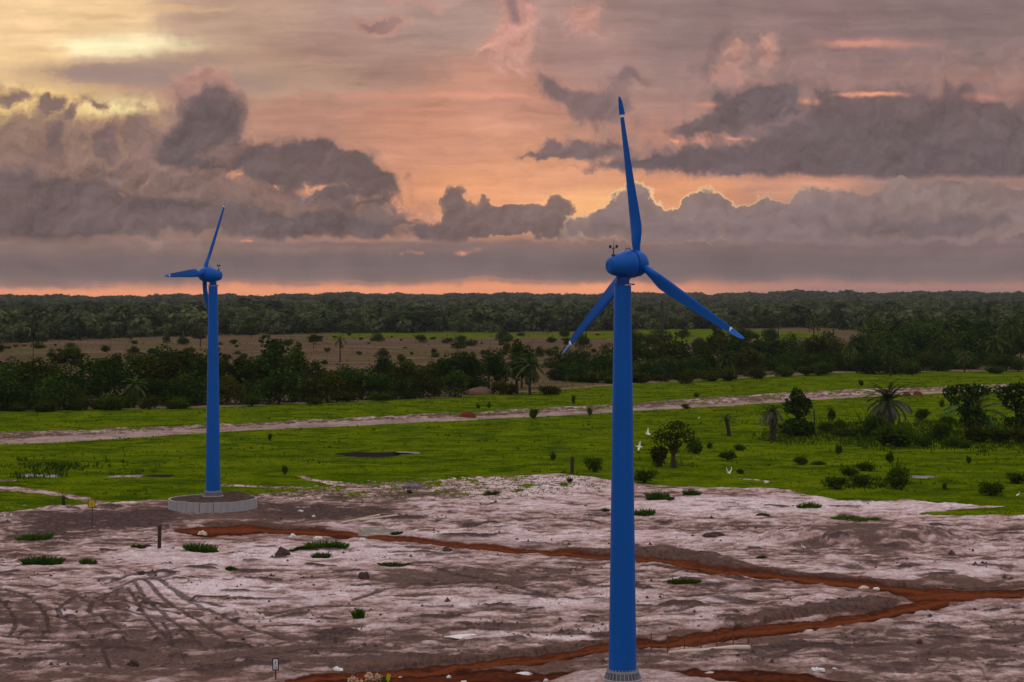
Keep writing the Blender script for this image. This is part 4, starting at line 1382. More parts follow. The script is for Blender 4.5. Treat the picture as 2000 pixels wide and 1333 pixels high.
def wooden_post(pu, pv, h_px, w_px, mat, label):
    g = ground(pu, pv); k = mpp(g.y)
    w = w_px * k; h = h_px * k
    mb = MB()
    mb.box((0, 0, h / 2 - 0.2), (w, w, h + 0.4)).box((0.0, 0, h + 0.04), (w * 0.86, w * 0.86, 0.08))
    o = mb.build('wooden_post', mat, None, g, smooth=False)
    o.rotation_euler = (0, R(1.2), R(12))
    tag(o, label, 'post')


wooden_post(311, 1075, 44, 7, M_BROWNWOOD, 'thick dark brown post standing alone on sand before the far turbine')
wooden_post(1117, 925, 32, 6, M_BROWNWOOD, 'dark post at the edge of the turf left of near turbine')
wooden_post(1854, 874, 13, 4, M_GALV, 'short pale grey post in front of the scrub at the right')

# rusty rods with a felled pale log
g0, g1 = ground(1272, 1275), ground(1463, 1263)
fr = empty('rod_fence', g0)
tag(fr, 'row of thin rusty rods with slanting braces beside the red track', 'fence')
xs = (1272, 1304, 1337, 1369, 1400, 1432, 1462)
tops = []
for i, xx_ in enumerate(xs):
    gp = ground(xx_, 1276 - (xx_ - 1272) * 0.055) - g0
    hh = (34 + 3 * math.sin(i * 2.1)) * mpp(g0.y)
    MB().tube([gp - Vector((0, 0, .2)), gp + Vector((0.03 * math.sin(i * 3), 0.02, hh))], 0.055, 6).build('rod', M_RUST, fr)
    tops.append(gp + Vector((0, 0, hh)))
for i in range(1, 6):
    a_ = tops[i]; b_ = tops[i + 1]
    MB().tube([a_ - Vector((0, 0, 1.35)), b_ - Vector((0, 0, 0.1))], 0.022, 5).build('brace', M_RUST, fr)
MB().tube([tops[0] - Vector((0, 0, 1.05)), tops[-1] - Vector((0, 0, 0.95))], 0.018, 5).build('wire', M_RUST, fr)
ga, gb = ground(1305, 1277), ground(1463, 1266)
lg = MB()
pts = [ga.lerp(gb, t) for t in (0, .2, .4, .6, .8, 1)]
pts = [p - ga + Vector((0, -0.3, 0.22 + 0.05 * math.sin(i * 2))) for i, p in enumerate(pts)]
lg.tube(pts, [0.10, 0.17, 0.22, 0.25, 0.26, 0.24], 12)
tag(lg.build('log', M_TIMBER, None, ga), 'long pale stripped log lying along the rusty rods', 'log')

# planks by the grey puddle
for i, (u0_, v0_, u1_, v1_, w) in enumerate(((668, 1023, 742, 1013, 0.30), (702, 1021, 776, 1013, 0.5))):
    a_, b_ = ground(u0_, v0_), ground(u1_, v1_)
    d_ = b_ - a_
    M_ = d_.to_track_quat('X', 'Z').to_matrix()
    mb = MB()
    for s_ in (-1, 1):
        mb.box((0, s_ * w * 0.27, 0.06 + 0.03 * s_), (d_.length, w * 0.5, 0.09), None)
    o = mb.build('plank', M_TIMBER, None, (a_ + b_) / 2 + Vector((0, 0, 0.12)), smooth=False)
    o.rotation_euler = M_.to_euler()
    tag(o, ('thin pale plank lying on dark soil, the left of two', 'broad pale plank beside the grey puddle, the right of two')[i], 'plank', 'planks on the ground')
o = MB().box((0, 0, 0.12), (1.6, 0.5, 0.28)).box((-0.6, 0.1, 0.34), (0.25, 0.3, 0.3)).box((0.6, 0.1, 0.34), (0.25, 0.3, 0.3)).build('broken_block', M_CONC, None, ground(863, 1017), smooth=False)
tag(o, 'small pale broken block lying on sand right of the planks', 'block')

# heaps and clods
lump('earth_heap', 914, 815, 33, 14, M_REDSOIL, 'dark reddish earth heap on the far sandy track', 'heap', 1, 0.3)
lump('earth_heap', 1771, 772, 17, 9, M_REDSOIL, 'left of two red earth heaps by the track beyond the big palm', 'heap', 2, 0.35)
lump('earth_heap', 1792, 772, 19, 9, M_REDSOIL, 'right of two red earth heaps by the track beyond the big palm', 'heap', 3, 0.35)
lump('sand_heap', 806, 953, 42, 11, M_GREYSAND, 'low grey spoil heap on the ragged edge of the turf', 'heap', 4, 0.35)
lump('stump', 711, 1131, 22, 17, M_SOIL, 'dark jagged stump on pale sand between the turbines', 'stump', 5, 0.7)
lump('stump', 551, 1087, 30, 19, M_SOIL, 'dark brown root clump left of the widest grass clump', 'stump', 6, 0.55)
lump('stump', 874, 1076, 19, 10, M_SOIL, 'dark clod on the near edge of the red track', 'clod', 7, 0.5)
lump('clod', 260, 1295, 21, 13, M_SOIL, 'black earth clod among tyre marks at lower left', 'clod', 8, 0.5)
lump('clod', 1396, 1049, 34, 11, M_SOIL, 'dark driftwood-like clod on sand right of near turbine', 'clod', 9, 0.75)
lump('clod', 1796, 1254, 12, 10, M_SOIL, 'small dark clod on grey sand at lower right', 'clod', 10, 0.5)
lump('clod', 278, 1122, 14, 6, M_SOIL, 'small brown clod on pale sand below the brown post', 'clod', 11, 0.5)
lump('clod', 475, 1250, 9, 6, M_SOIL, 'little dark clod on sand left of the stump, lower left', 'clod', 12, 0.5)
lump('dry_mound', 938, 771, 60, 17, soil_mat('dry_thatch', (0.10, 0.06, 0.04), (0.20, 0.125, 0.09)), 'peaked heap of dry pinkish grass before the tree belt', 'heap', 13, 0.3)


# litter and white stones
def litter(pu, pv, w_px, h_px, mat, label, cat, seed, group=None):
    return lump('rag' if cat == 'rag' else 'stone', pu, pv, w_px, h_px, mat, label, cat, seed, 0.7, group)


litter(588, 998, 11, 4, M_PLASTIC, 'white scrap on dark soil right of the concrete pad', 'rag', 21)
litter(612, 1011, 7, 4, M_PLASTIC, 'tiny white scrap below the other on dark soil', 'rag', 22)
litter(571, 1049, 14, 7, M_PLASTIC, 'white rag by the red track before the concrete pad', 'rag', 23)
litter(622, 1051, 16, 5, M_PLASTIC, 'pale rag on sand just above the widest grass clump', 'rag', 24)
litter(708, 1058, 12, 7, M_PLASTIC, 'crumpled white rag under the red track, right of grass clump', 'rag', 25)
litter(396, 1042, 18, 9, M_TIMBER, 'pale broken sticks on the red soil before the pad', 'rag', 26)
litter(252, 1051, 10, 4, M_PLASTIC, 'white stone left of the brown post', 'stone', 27)
litter(284, 1043, 5, 4, M_PLASTIC, 'little white stone just left of the brown post top', 'stone', 28)
litter(1688, 1147, 20, 7, M_TIMBER, 'orange-pink rubble pile beside the red road fork', 'rubble pile', 29)
litter(1712, 1150, 14, 5, M_PLASTIC, 'pale rubble right of the orange rubble pile', 'rubble pile', 30)
litter(1660, 1152, 24, 4, M_GREYSAND, 'flat grey slab left of the orange rubble pile', 'slab', 31)
litter(1598, 1312, 26, 8, M_PLASTIC, 'white stone by the dark red soil at the bottom', 'stone', 32)
litter(1630, 1308, 14, 4, M_PLASTIC, 'small white stone right of a bigger one at bottom', 'stone', 33)
litter(1387, 1312, 18, 3, M_TIMBER, 'flat pale stick on the red soil right of turbine foot', 'stick', 34)
litter(1582, 1232, 18, 4, M_TIMBER, 'flat tan slab at the near edge of the red road', 'slab', 35)
litter(660, 1305, 22, 6, M_PLASTIC, 'white scrap on grey soil above the lower red road', 'rag', 36)
litter(783, 1314, 10, 4, M_PLASTIC, 'small white stone on the red road, left of another', 'stone', 37)
litter(877, 1317, 8, 6, M_PLASTIC, 'small white stone in the middle of the red road', 'stone', 38)
litter(906, 1327, 12, 5, M_PLASTIC, 'white stone at the bottom edge left of the turbine foot', 'stone', 39)
litter(1025, 1310, 28, 5, M_PLASTIC, 'scatter of pale rubble on dark red soil left of turbine', 'rubble pile', 40)
litter(1066, 1327, 10, 8, M_PLASTIC, 'round white stone just left of the turbine foot', 'stone', 41)
litter(22, 1007, 4, 6, M_PLASTIC, 'left of two white pegs at the sand edge, far left', 'peg', 42)
litter(9, 1007, 4, 6, M_PLASTIC, 'white peg nearest the left edge of the sand', 'peg', 43)
litter(905, 1244, 60, 4, M_PLASTIC, 'long flat pale sand crust on brown sand', 'crust', 44)


# ------------------------------------------------------------------ egrets
def egret(loc, span, flap, rz, label, standing=False, s=1.0):
    r = empty('egret', loc, rz, s)
    tag(r, label, 'bird', 'white egrets')
    b = MB()
    b.lathe([(-0.30, 0.01), (-0.22, 0.05), (-0.05, 0.10), (0.12, 0.095), (0.22, 0.05), (0.28, 0.035)], 12, axis=(0, 1, 0.12 if not standing else 0.5))
    hd = Vector((0, 0.27, 0.05)) if not standing else Vector((0, 0.22, 0.14))
    nk = [hd, hd + Vector((0, 0.06, 0.07)), hd + Vector((0, 0.02, 0.14 if not standing else 0.24)), hd + Vector((0, 0.08, 0.18 if not standing else 0.32))]
    b.tube(nk, [0.04, 0.03, 0.028, 0.035], 8)
    body = b.build('body', M_FEATHER, r)
    MB().tube([nk[-1], nk[-1] + Vector((0, 0.12, -0.02))], [0.016, 0.004], 6).build('bill', M_YELLOW, r)
    for s_ in (-1, 1):
        if standing:
            MB().tube([(s_ * 0.04, 0, -0.05), (s_ * 0.05, 0.03, -0.28), (s_ * 0.05, 0, -0.52)], 0.014, 6).build('leg', M_DARK, r)
            w = MB().lathe([(-0.26, 0.01), (-0.1, 0.075), (0.1, 0.08), (0.18, 0.03)], 8, origin=(s_ * 0.075, -0.03, 0.0), axis=(0, 1, 0.5))
            w.build('wing', M_FEATHER, r)
            continue
        MB().tube([(s_ * 0.03, -0.22, -0.03), (s_ * 0.03, -0.48, -0.05)], 0.014, 6).build('leg', M_DARK, r)
        w = MB(); vs = []; fs = []
        fl = R(flap if s_ > 0 else flap * 0.9)
        n = 7
        for i in range(n):
            t = i / (n - 1)
            xx_ = span * t
            ang = fl * (0.6 + 0.5 * t)
            zx = math.cos(ang) * xx_ + 0.05; zz_ = math.sin(ang) * xx_ + 0.04
            ch = 0.17 * (1 - 0.25 * t) * (1 if t < 0.8 else (1 - (t - 0.8) * 3.2)) + 0.02
            sw = -0.10 * t * t
            for q, th in ((0.10 + sw, 0.012), (0.02 + sw, 0.022), (0.10 + sw - ch, 0.004)):
                vs.append((s_ * zx, q, zz_ + th)); vs.append((s_ * zx, q, zz_ - th * 0.5))
        for i in range(n - 1):
            o_ = i * 6; p_ = o_ + 6
            for e0, e1 in ((0, 2), (2, 4), (4, 5), (5, 3), (3, 1), (1, 0)):
                fs.append((o_ + e0, o_ + e1, p_ + e1, p_ + e0))
        fs += [(0, 1, 3, 5, 4, 2), tuple((n - 1) * 6 + k for k in (2, 4, 5, 3, 1, 0))]
        w.add(vs, fs)
        w.build('wing', M_FEATHER, r)
    return r


def air(pu, pv, d):
    return Vector(((pu - U0) * d / F, d, H - (pv - V0) * d / F))


e = egret(air(1249, 873, 125), 0.46, 28, R(78), 'white egret flying with wings spread just right of the near tower')
e.rotation_euler = (R(10), R(-62), R(60)); e.scale = (.68, .68, .68)
e = egret(air(1266, 848, 190), 0.48, 35, R(120), 'smaller white egret flying above another by the near tower')
e.rotation_euler = (R(0), R(-40), R(110))
e = egret(air(1424, 924, 170), 0.50, 65, R(20), 'white egret with raised wings flying low over the turf')
gs = ground(1569.5, 1077)
egret(gs + Vector((0, 0, 0.52)), 0.3, 0, R(70), 'white egret standing on sand beside the brown mound', True, 1.0)
gs = ground(1988, 973)
egret(gs + Vector((0, 0, 0.52)), 0.3, 0, R(-60), 'white egret standing on turf at the right edge', True, 1.1)
gs = ground(1365, 821)
egret(gs + Vector((0, 0, 0.50)), 0.3, 0, R(-60), 'white egret standing on turf beyond the round tree', True, 1.1)

# ------------------------------------------------------------------ water in the hollows
mw, b = new_mat('water')
P = world_pos()
setp(b, Base_Color=(0.05, 0.045, 0.04), Roughness=0.6)
gl = G.tree.nodes.new('ShaderNodeBsdfGlossy')
gl.inputs['Color'].default_value = (0.40, 0.40, 0.44, 1); gl.inputs['Roughness'].default_value = 0.25
G.put(gl.inputs['Normal'], bump(noise(P, 3.0, 3, 0.5), 0.25, 0.2))
mx_ = G.tree.nodes.new('ShaderNodeMixShader')
G.put(mx_.inputs[0], lstep(0.47, 0.58, noise(vmul(P, (.5, .3, 1)), 1.0, 5, 0.65), 0.03, 0.60))
G.tree.links.new(b.outputs[0], mx_.inputs[1]); G.tree.links.new(gl.outputs[0], mx_.inputs[2])
G.tree.links.new(mx_.outputs[0], [n for n in G.tree.nodes if n.type == 'OUTPUT_MATERIAL'][0].inputs[0])
dark_w, b = new_mat('dark_pool')  # near-black matt surface for the two dark pools
P = world_pos()
setp(b, Base_Color=mixc((0.006, 0.006, 0.005), (0.035, 0.03, 0.026), noise(P, 1.5, 5, 0.6)), Roughness=0.55)
b.inputs['Specular IOR Level'].default_value = 0.0
POOL_L = ['long dark pool in the turf right of the far turbine', 'bright end of the long pool in the turf', 'left of the two pale pools at far left', 'second pale pool at far left', 'small pool left of the dark ones by far turbine',
          'middle small pool left of far turbine', 'dark pool just left of the far turbine tower', 'thin pool in the turf before the right-hand scrub', 'grey puddle on sand below the planks']
for i, ((nm, cu, cv, ru, rv), lb) in enumerate(zip(POOLS, POOL_L)):
    c = ground(cu, cv)
    k = mpp(c.y); kd = 1.0 / (F * H / c.y ** 2)
    n = 40; vs = [(0, 0, 0)]
    for q in range(n):
        w = 2 * PI * q / n
        f = 1.12 + 0.20 * math.sin(3 * w + i) + 0.13 * math.sin(7 * w + 2 * i)
        vs.append((math.cos(w) * ru * k * f, math.sin(w) * rv * kd * f, 0))
    fs = [(0, 1 + q, 1 + (q + 1) % n) for q in range(n)]
    me = bpy.data.meshes.new('puddle'); me.from_pydata(vs, [], fs); me.materials.append(dark_w if i in (0, 6) else mw)
    o = link('puddle', me, None, (c.x, c.y, c.z + 0.06), kind='structure')
    o['label'] = lb
# ------------------------------------------------------------------ foliage
def leaf_mat(name, c_dark, c_mid, c_light, trans=0.25, hue=0.5):
    m = bpy.data.materials.new(name); m.use_nodes = True
    t = m.node_tree; t.nodes.clear(); G.tree = t
    o = t.nodes.new('ShaderNodeOutputMaterial')
    d = t.nodes.new('ShaderNodeBsdfDiffuse'); tr = t.nodes.new('ShaderNodeBsdfTranslucent')
    mx = t.nodes.new('ShaderNodeMixShader'); mx.inputs[0].default_value = trans
    tint = G(attr('tint').outputs['Fac'])
    inf = t.nodes.new('ShaderNodeObjectInfo'); rn = G(inf.outputs['Random'])
    f = tint + (rn - 0.5) * hue
    c = mixc(c_dark, c_mid, sstep(0.0, 0.55, f))
    c = mixc(c, c_light, sstep(0.55, 1.05, f))
    G.put(d.inputs[0], c); G.put(tr.inputs[0], vmul(c, (1.25, 1.15, 0.6)))
    t.links.new(d.outputs[0], mx.inputs[1]); t.links.new(tr.outputs[0], mx.inputs[2]); t.links.new(mx.outputs[0], o.inputs[0])
    return m


M_LEAF = leaf_mat('leaves', (0.010, 0.026, 0.003), (0.023, 0.052, 0.006), (0.085, 0.130, 0.014))
M_LEAF2 = leaf_mat('olive_leaves', (0.020, 0.026, 0.003), (0.040, 0.052, 0.005), (0.085, 0.095, 0.012))
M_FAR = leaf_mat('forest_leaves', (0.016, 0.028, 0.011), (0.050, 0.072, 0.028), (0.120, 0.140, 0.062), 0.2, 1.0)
M_FROND = leaf_mat('fronds', (0.014, 0.030, 0.008), (0.038, 0.066, 0.016), (0.10, 0.13, 0.034), 0.25)
M_FROND_DRY = leaf_mat('grey_fronds', (0.055, 0.062, 0.040), (0.115, 0.120, 0.085), (0.20, 0.19, 0.15), 0.2)
M_GRASS = leaf_mat('grass_blades', (0.050, 0.090, 0.001), (0.108, 0.152, 0.0018), (0.17, 0.21, 0.003), 0.3, 0.1)
M_CLUMP = leaf_mat('clump_blades', (0.020, 0.055, 0.004), (0.045, 0.105, 0.008), (0.09, 0.16, 0.015), 0.3, 0.3)
M_WEED = leaf_mat('weeds', (0.020, 0.042, 0.003), (0.038, 0.070, 0.004), (0.06, 0.10, 0.006), 0.3, 0.4)
M_BANANA = leaf_mat('banana_leaves', (0.02, 0.06, 0.025), (0.04, 0.11, 0.05), (0.08, 0.17, 0.08), 0.3, 0.3)
M_PALELEAF = leaf_mat('pale_leaves', (0.40, 0.27, 0.18), (0.62, 0.44, 0.34), (0.75, 0.55, 0.44), 0.3, 0.2)
M_YLEAF = leaf_mat('yellow_leaf', (0.35, 0.38, 0.04), (0.5, 0.5, 0.06), (0.6, 0.58, 0.10), 0.3, 0.1)
M_BARK = soil_mat('bark', (0.030, 0.022, 0.018), (0.085, 0.065, 0.052), 3.0)
M_BARK_PALE = soil_mat('pale_bark', (0.09, 0.07, 0.06), (0.20, 0.16, 0.14), 3.0)


def leaves(pts, nrm, size, rs, elong=1.0):
    """one bent quad per point; returns verts (n*4,3), faces"""
    n = len(pts)
    rnd = rs.normal(size=(n, 3))
    t = np.cross(nrm, rnd); t /= np.linalg.norm(t, axis=1, keepdims=True) + 1e-9
    b = np.cross(nrm, t)
    s = (size * rs.uniform(0.6, 1.35, (n, 1)))
    a = t * s * 0.5 * elong; c = b * s * 0.5
    k = nrm * s * rs.uniform(-0.25, 0.25, (n, 1))
    V = np.stack([pts - a - c * 0.5 + k, pts + a * 0.6 - c, pts + a + c * 0.6 - k, pts - a * 0.7 + c], 1).reshape(-1, 3)
    return V, np.arange(n * 4).reshape(n, 4)


def crown_arrays(lobes, n, size, rs, up=0.25, hollow=0.45, clump=1.3, nd=0.8, nn=0.55, tn=0.16, rg=0.32):
    L = np.array(lobes, float)
    area = (L[:, 3] * L[:, 4] + L[:, 3] * L[:, 5] + L[:, 4] * L[:, 5])
    idx = rs.choice(len(L), n, p=area / area.sum())
    d = rs.normal(size=(n, 3)); d[:, 2] = d[:, 2] + 0.25
    d /= np.linalg.norm(d, axis=1, keepdims=True)
    ph = rs.uniform(0, 50, len(L))[idx]
    rough = fbm(d[:, 0] * 2.1 + ph + d[:, 2] * 1.3, d[:, 1] * 2.1 - ph + d[:, 2], 1.0, 3, 0.6)
    r = 1 - hollow * rs.uniform(0, 1, n) ** 2.2
    r = r * (1 + rg * rough)
    P = L[idx, :3] + d * L[idx, 3:6] * r[:, None]
    nr_ = d * nd + rs.normal(size=(n, 3)) * nn + np.array([0, 0, up])
    nr_ /= np.linalg.norm(nr_, axis=1, keepdims=True)
    cl = fbm(P[:, 0] / clump + P[:, 2] * .6, P[:, 1] / clump - P[:, 2] * .5, 1.0, 3, 0.6)
    tint = np.clip(0.42 + 0.55 * cl + rs.normal(0, tn, n), 0, 1)
    return P, nr_, tint


def crown_mesh(name, lobes, n, size, seed, mat, **kw):
    rs = np.random.default_rng(seed)
    P, N, T = crown_arrays(lobes, n, size, rs, **kw)
    V, Fc = leaves(P, N, size, rs)
    return tinted(name, V, Fc, np.repeat(T, 4), mat)


def tinted(name, V, Fc, T, mat, extra=None):
    me = mesh_np(name, V, Fc, [mat])
    at = me.attributes.new('tint', 'FLOAT', 'POINT')
    at.data.foreach_set('value', np.asarray(T, np.float32))
    return me


def trunk_mesh(name, h, r, limbs, mat, seed, lean=0.06):
    rr = random.Random(seed)
    mb = MB()
    lx, ly = rr.uniform(-lean, lean) * h, rr.uniform(-lean, lean) * h
    pts = [Vector((lx * t * t + rr.uniform(-.03, .03) * h * (t > 0), ly * t * t, h * t)) for t in (0, .2, .45, .7, 1)]
    pts[0].z = -0.4
    mb.tube(pts, [r * 1.35, r * 1.0, r * .85, r * .7, r * .5], 8)
    for L in limbs:
        st = pts[2].lerp(pts[4], rr.random())
        e = Vector(L)
        mid_ = st.lerp(e, 0.55) + Vector((rr.uniform(-.1, .1), rr.uniform(-.1, .1), -0.06 * (e - st).length))
        mb.tube([st, mid_, e], [r * .45, r * .3, r * .10], 6)
    return mb.mesh(name, mat)


def lobes_for(kind, rs):
    """unit-height crowns: base of tree at 0, top at 1"""
    L = []
    if kind == 'broad':
        for k in range(9):
            a = 2 * PI * k / 9 + rs.uniform(-.3, .3); q = rs.uniform(.18, .36)
            L.append((q * math.cos(a), q * math.sin(a), rs.uniform(.42, .72), rs.uniform(.14, .22), rs.uniform(.14, .22), rs.uniform(.11, .18)))
        L += [(0, 0, .78, .24, .24, .19), (.1, -.05, .55, .30, .3, .25), (-.12, .05, .45, .3, .3, .25), (.2, .1, .22, .3, .3, .22), (-.2, -.1, .20, .3, .3, .22)]
    elif kind == 'tall':
        for k in range(10):
            z = .30 + .62 * k / 9; w = .27 * (1 - abs(z - .5) * 1.1)
            a = rs.uniform(0, 6.28)
            L.append((.13 * math.cos(a), .13 * math.sin(a), z, w * .8, w * .8, .12))
        L.append((0, 0, .55, .2, .2, .35))
    elif kind == 'bushy':
        for k in range(12):
            a = rs.uniform(0, 6.28); q = rs.uniform(.1, .48)
            L.append((q * math.cos(a), q * math.sin(a), rs.uniform(.18, .62), rs.uniform(.15, .26), rs.uniform(.15, .26), rs.uniform(.14, .24)))
        L += [(0, 0, .72, .25, .25, .22), (.25, 0, .55, .25, .25, .25), (-.2, .1, .5, .25, .25, .25), (.25, .1, .16, .32, .32, .18), (-.25, -.1, .15, .32, .32, .18), (0, 0, .2, .35, .35, .22)]
    elif kind == 'open':
        for k in range(8):
            a = rs.uniform(0, 6.28); q = rs.uniform(.15, .40)
            L.append((q * math.cos(a), q * math.sin(a), rs.uniform(.50, .86), rs.uniform(.10, .17), rs.uniform(.10, .17), rs.uniform(.07, .12)))
        L += [(0, 0, .85, .18, .18, .12), (.05, 0, .62, .2, .2, .12)]
    return L


PROTO = {}


def tree_proto(key, kind, n, leaf, seed, mat=None):
    rs = np.random.default_rng(seed)
    L = lobes_for(kind, rs)
    cr = crown_mesh('crown', L, n, leaf, seed, mat or M_LEAF, clump=0.12)
    th = {'broad': .5, 'tall': .6, 'bushy': .35, 'open': .6}[kind]
    tr = trunk_mesh('trunk', th, .022, [(l[0] * .8, l[1] * .8, l[2]) for l in L[:7]], M_BARK, seed)
    PROTO[key] = (tr, cr)


for i, (kd, n_) in enumerate((('broad', 2000), ('broad', 2000), ('tall', 1300), ('bushy', 2200), ('bushy', 2200), ('open', 1000), ('broad', 1900), ('tall', 1200))):
    tree_proto(f'{kd}{i}', kd, n_, 0.048, 100 + i, M_LEAF2 if i in (5, 6) else M_LEAF)


def put_tree(key, pu, pv, h_px, w=1.0, label='', cat='tree', group=None, rs=random, name='tree'):
    g = ground(pu, pv)
    h = h_px * mpp(g.y)
    r = empty(name, (g.x, g.y, g.z - 0.1), rs.uniform(0, 6.28))
    r.scale = (h * w, h * w, h)
    tr, cr = PROTO[key]
    link('trunk', tr, r); link('crown', cr, r)
    tag(r, label, cat, group)
    return r


# palms -------------------------------------------------------------
def frond_arrays(L, e0, e1, nl, width, rs, cross=0.25):
    """a feather leaf along +x starting at the origin: elevation goes from e0 to e1; returns V, F, tint"""
    m = nl
    ts = np.linspace(0, 1, m + 1)
    el = R(e0) + (R(e1) - R(e0)) * ts ** 1.25
    px_ = np.concatenate([[0], np.cumsum(np.cos(el[:-1]) * L / m)]); pz_ = np.concatenate([[0], np.cumsum(np.sin(el[:-1]) * L / m)])
    V = []; Fc = []; T = []
    for i in range(m):
        o = len(V)
        wv = 0.010 * L * (1 - ts[i]) + 0.003 * L
        V += [(px_[i], -wv, pz_[i]), (px_[i], wv, pz_[i]), (px_[i + 1], wv * .8, pz_[i + 1]), (px_[i + 1], -wv * .8, pz_[i + 1])]
        Fc.append((o, o + 1, o + 2, o + 3)); T += [0.75] * 4
    for i in range(1, m):
        t = ts[i]
        ll = width * L * math.sin(PI * min(1, (t * 0.86 + 0.10))) ** 0.7
        for s in (-1, 1):
            o = len(V)
            fw = 0.55 + 0.5 * t
            tip = (px_[i] + ll * fw * math.cos(el[i]) * 0.8, s * ll * 0.85, pz_[i] + ll * fw * math.sin(el[i]) * 0.8 - ll * cross + rs.uniform(-.05, .05) * ll)
            b = 0.55 * L / m
            V += [(px_[i] - b, 0, pz_[i] - b * math.sin(el[i])), (px_[i] + b, 0, pz_[i] + b * math.sin(el[i])), (tip[0] + b * .3, tip[1], tip[2]), (tip[0] - b * .3, tip[1], tip[2])]
            Fc.append((o, o + 1, o + 2, o + 3)); tt = rs.uniform(.2, .8); T += [tt, tt, tt + .1, tt + .1]
    return np.array(V), np.array(Fc), np.array(T)


def rot_z(V, a):
    c, s = math.cos(a), math.sin(a)
    return np.column_stack([V[:, 0] * c - V[:, 1] * s, V[:, 0] * s + V[:, 1] * c, V[:, 2]])


def palm_crown(nf, L, rs, nl=9, lo=-60, hi=80, width=0.20):
    Vs, Fs, Ts = [], [], []; o = 0
    for k in range(nf):
        t = (k + .5) / nf
        e0 = hi - (hi - lo) * t ** 0.9 + rs.uniform(-8, 8)
        V, Fc, T = frond_arrays(L * rs.uniform(.85, 1.1), e0, e0 - rs.uniform(60, 95), nl, width, rs)
        V = rot_z(V, k * 2.39996 + rs.uniform(-.2, .2))
        Vs.append(V); Fs.append(Fc + o); Ts.append(T + (0.15 if e0 < 0 else 0)); o += len(V)
    return np.concatenate(Vs), np.concatenate(Fs), np.concatenate(Ts)


PALM = {}
for i, (nf, lo, hi, tall, Lf) in enumerate(((20, -45, 80, .66, .36), (26, -65, 80, .58, .40), (16, -30, 80, .76, .27), (24, -75, 75, .62, .34))):
    rs = np.random.default_rng(300 + i)
    V, Fc, T = palm_crown(nf, Lf, rs, 9, lo, hi)
    V[:, 2] += tall
    cr = tinted('crown', V, Fc, T, M_FROND)
    mb = MB(); mb.tube([(0, 0, -.03), (.01, 0, tall * .35), (-.01, .01, tall * .7), (0, 0, tall)], [.030, .022, .020, .026], 8)
    PALM[i] = (mb.mesh('trunk', M_BARK), cr)


def put_palm(i, pu, pv, h_px, label, group=None, rs=random, w=1.0):
    g = ground(pu, pv); h = h_px * mpp(g.y)
    r = empty('palm_tree', (g.x, g.y, g.z - .1), rs.uniform(0, 6.28))
    r.scale = (h * w, h * w, h)
    tr, cr = PALM[i]
    link('trunk', tr, r); link('crown', cr, r)
    return tag(r, label, 'palm tree', group)


# bushes -----------------------------------------------------------
BUSH = {}
for i in range(5):
    rs = np.random.default_rng(400 + i)
    L = []
    for k in range(7):
        a = rs.uniform(0, 6.28); q = rs.uniform(.05, .34)
        L.append((q * math.cos(a), q * math.sin(a), rs.uniform(.25, .72), rs.uniform(.16, .28), rs.uniform(.16, .28), rs.uniform(.18, .30)))
    L.append((0, 0, .4, .36, .36, .38))
    P_, N_, T_ = crown_arrays(L, 1000, .07, rs, clump=.2)
    V_, F_ = leaves(P_, N_, .075, rs)
    # shoots that stick out of the top
    ns = 46
    a_ = rs.uniform(0, 6.28, ns); q_ = rs.uniform(0, .5, ns); z_ = rs.uniform(.35, .85, ns); l_ = rs.uniform(.14, .38, ns)
    b0_ = np.stack([np.cos(a_) * q_, np.sin(a_) * q_, z_], 1); e_ = b0_ + np.stack([np.cos(a_) * l_ * .5, np.sin(a_) * l_ * .5, l_], 1)
    w_ = np.stack([-np.sin(a_), np.cos(a_), 0 * a_], 1) * .022
    V2 = np.stack([b0_ - w_, b0_ + w_, e_ + w_ * .3, e_ - w_ * .3], 1).reshape(-1, 3)
    V_ = np.concatenate([V_, V2]); F_ = np.concatenate([F_, np.arange(ns * 4).reshape(ns, 4) + 4000]); T_ = np.concatenate([np.repeat(T_, 4), np.full(ns * 4, .6)])
    fo = tinted('foliage', V_, F_, T_, M_WEED if i < 3 else M_LEAF2)
    st = MB()
    for k in range(5):
        a = rs.uniform(0, 6.28)
        st.tube([(0, 0, -.05), (.1 * math.cos(a), .1 * math.sin(a), .3), (.26 * math.cos(a), .26 * math.sin(a), .6)], [.025, .018, .008], 5)
    BUSH[i] = (st.mesh('stem', M_BARK), fo)


def put_bush(i, pu, pv, h_px, w_px, label, group=None, rs=random, name='bush'):
    g = ground(pu, pv); k = mpp(g.y)
    r = empty(name, (g.x, g.y, g.z - .06), rs.uniform(0, 6.28))
    r.scale = (w_px * k / .95, w_px * k / .95, h_px * k)
    st, fo = BUSH[i]
    link('stem', st, r); link('foliage', fo, r)
    return tag(r, label, 'bush', group)


# labels of things that stand in rows are finished at the end, when their order is known
PENDING = []


def later(o, what, where, u_):
    PENDING.append((o, what, where, u_))


ORD = ['leftmost', 'second from left', 'third from left', 'fourth from left', 'fifth from left', 'sixth from left', 'seventh from left', 'eighth from left', 'ninth from left', 'tenth from left', 'eleventh from left', 'twelfth from left']


def finish_labels():
    sets = {}
    for o, a, b_, u_ in PENDING:
        sets.setdefault((a, b_), []).append((u_, o))
    for (a, b_), l in sets.items():
        l.sort(key=lambda t: t[0])
        for i, (u_, o) in enumerate(l):
            if len(l) == 1: o['label'] = f'{a} {b_}'
            elif i == len(l) - 1: o['label'] = f'rightmost {a} {b_}'
            else: o['label'] = f'{ORD[min(i, 11)]} {a} {b_}'


# ------------------------------------------------------------------ the near belt of trees
rb = random.Random(77)
KIND_WORD = {'broad': 'broad dark tree', 'tall': 'narrow dark tree', 'bushy': 'bushy dark tree', 'open': 'open olive tree'}


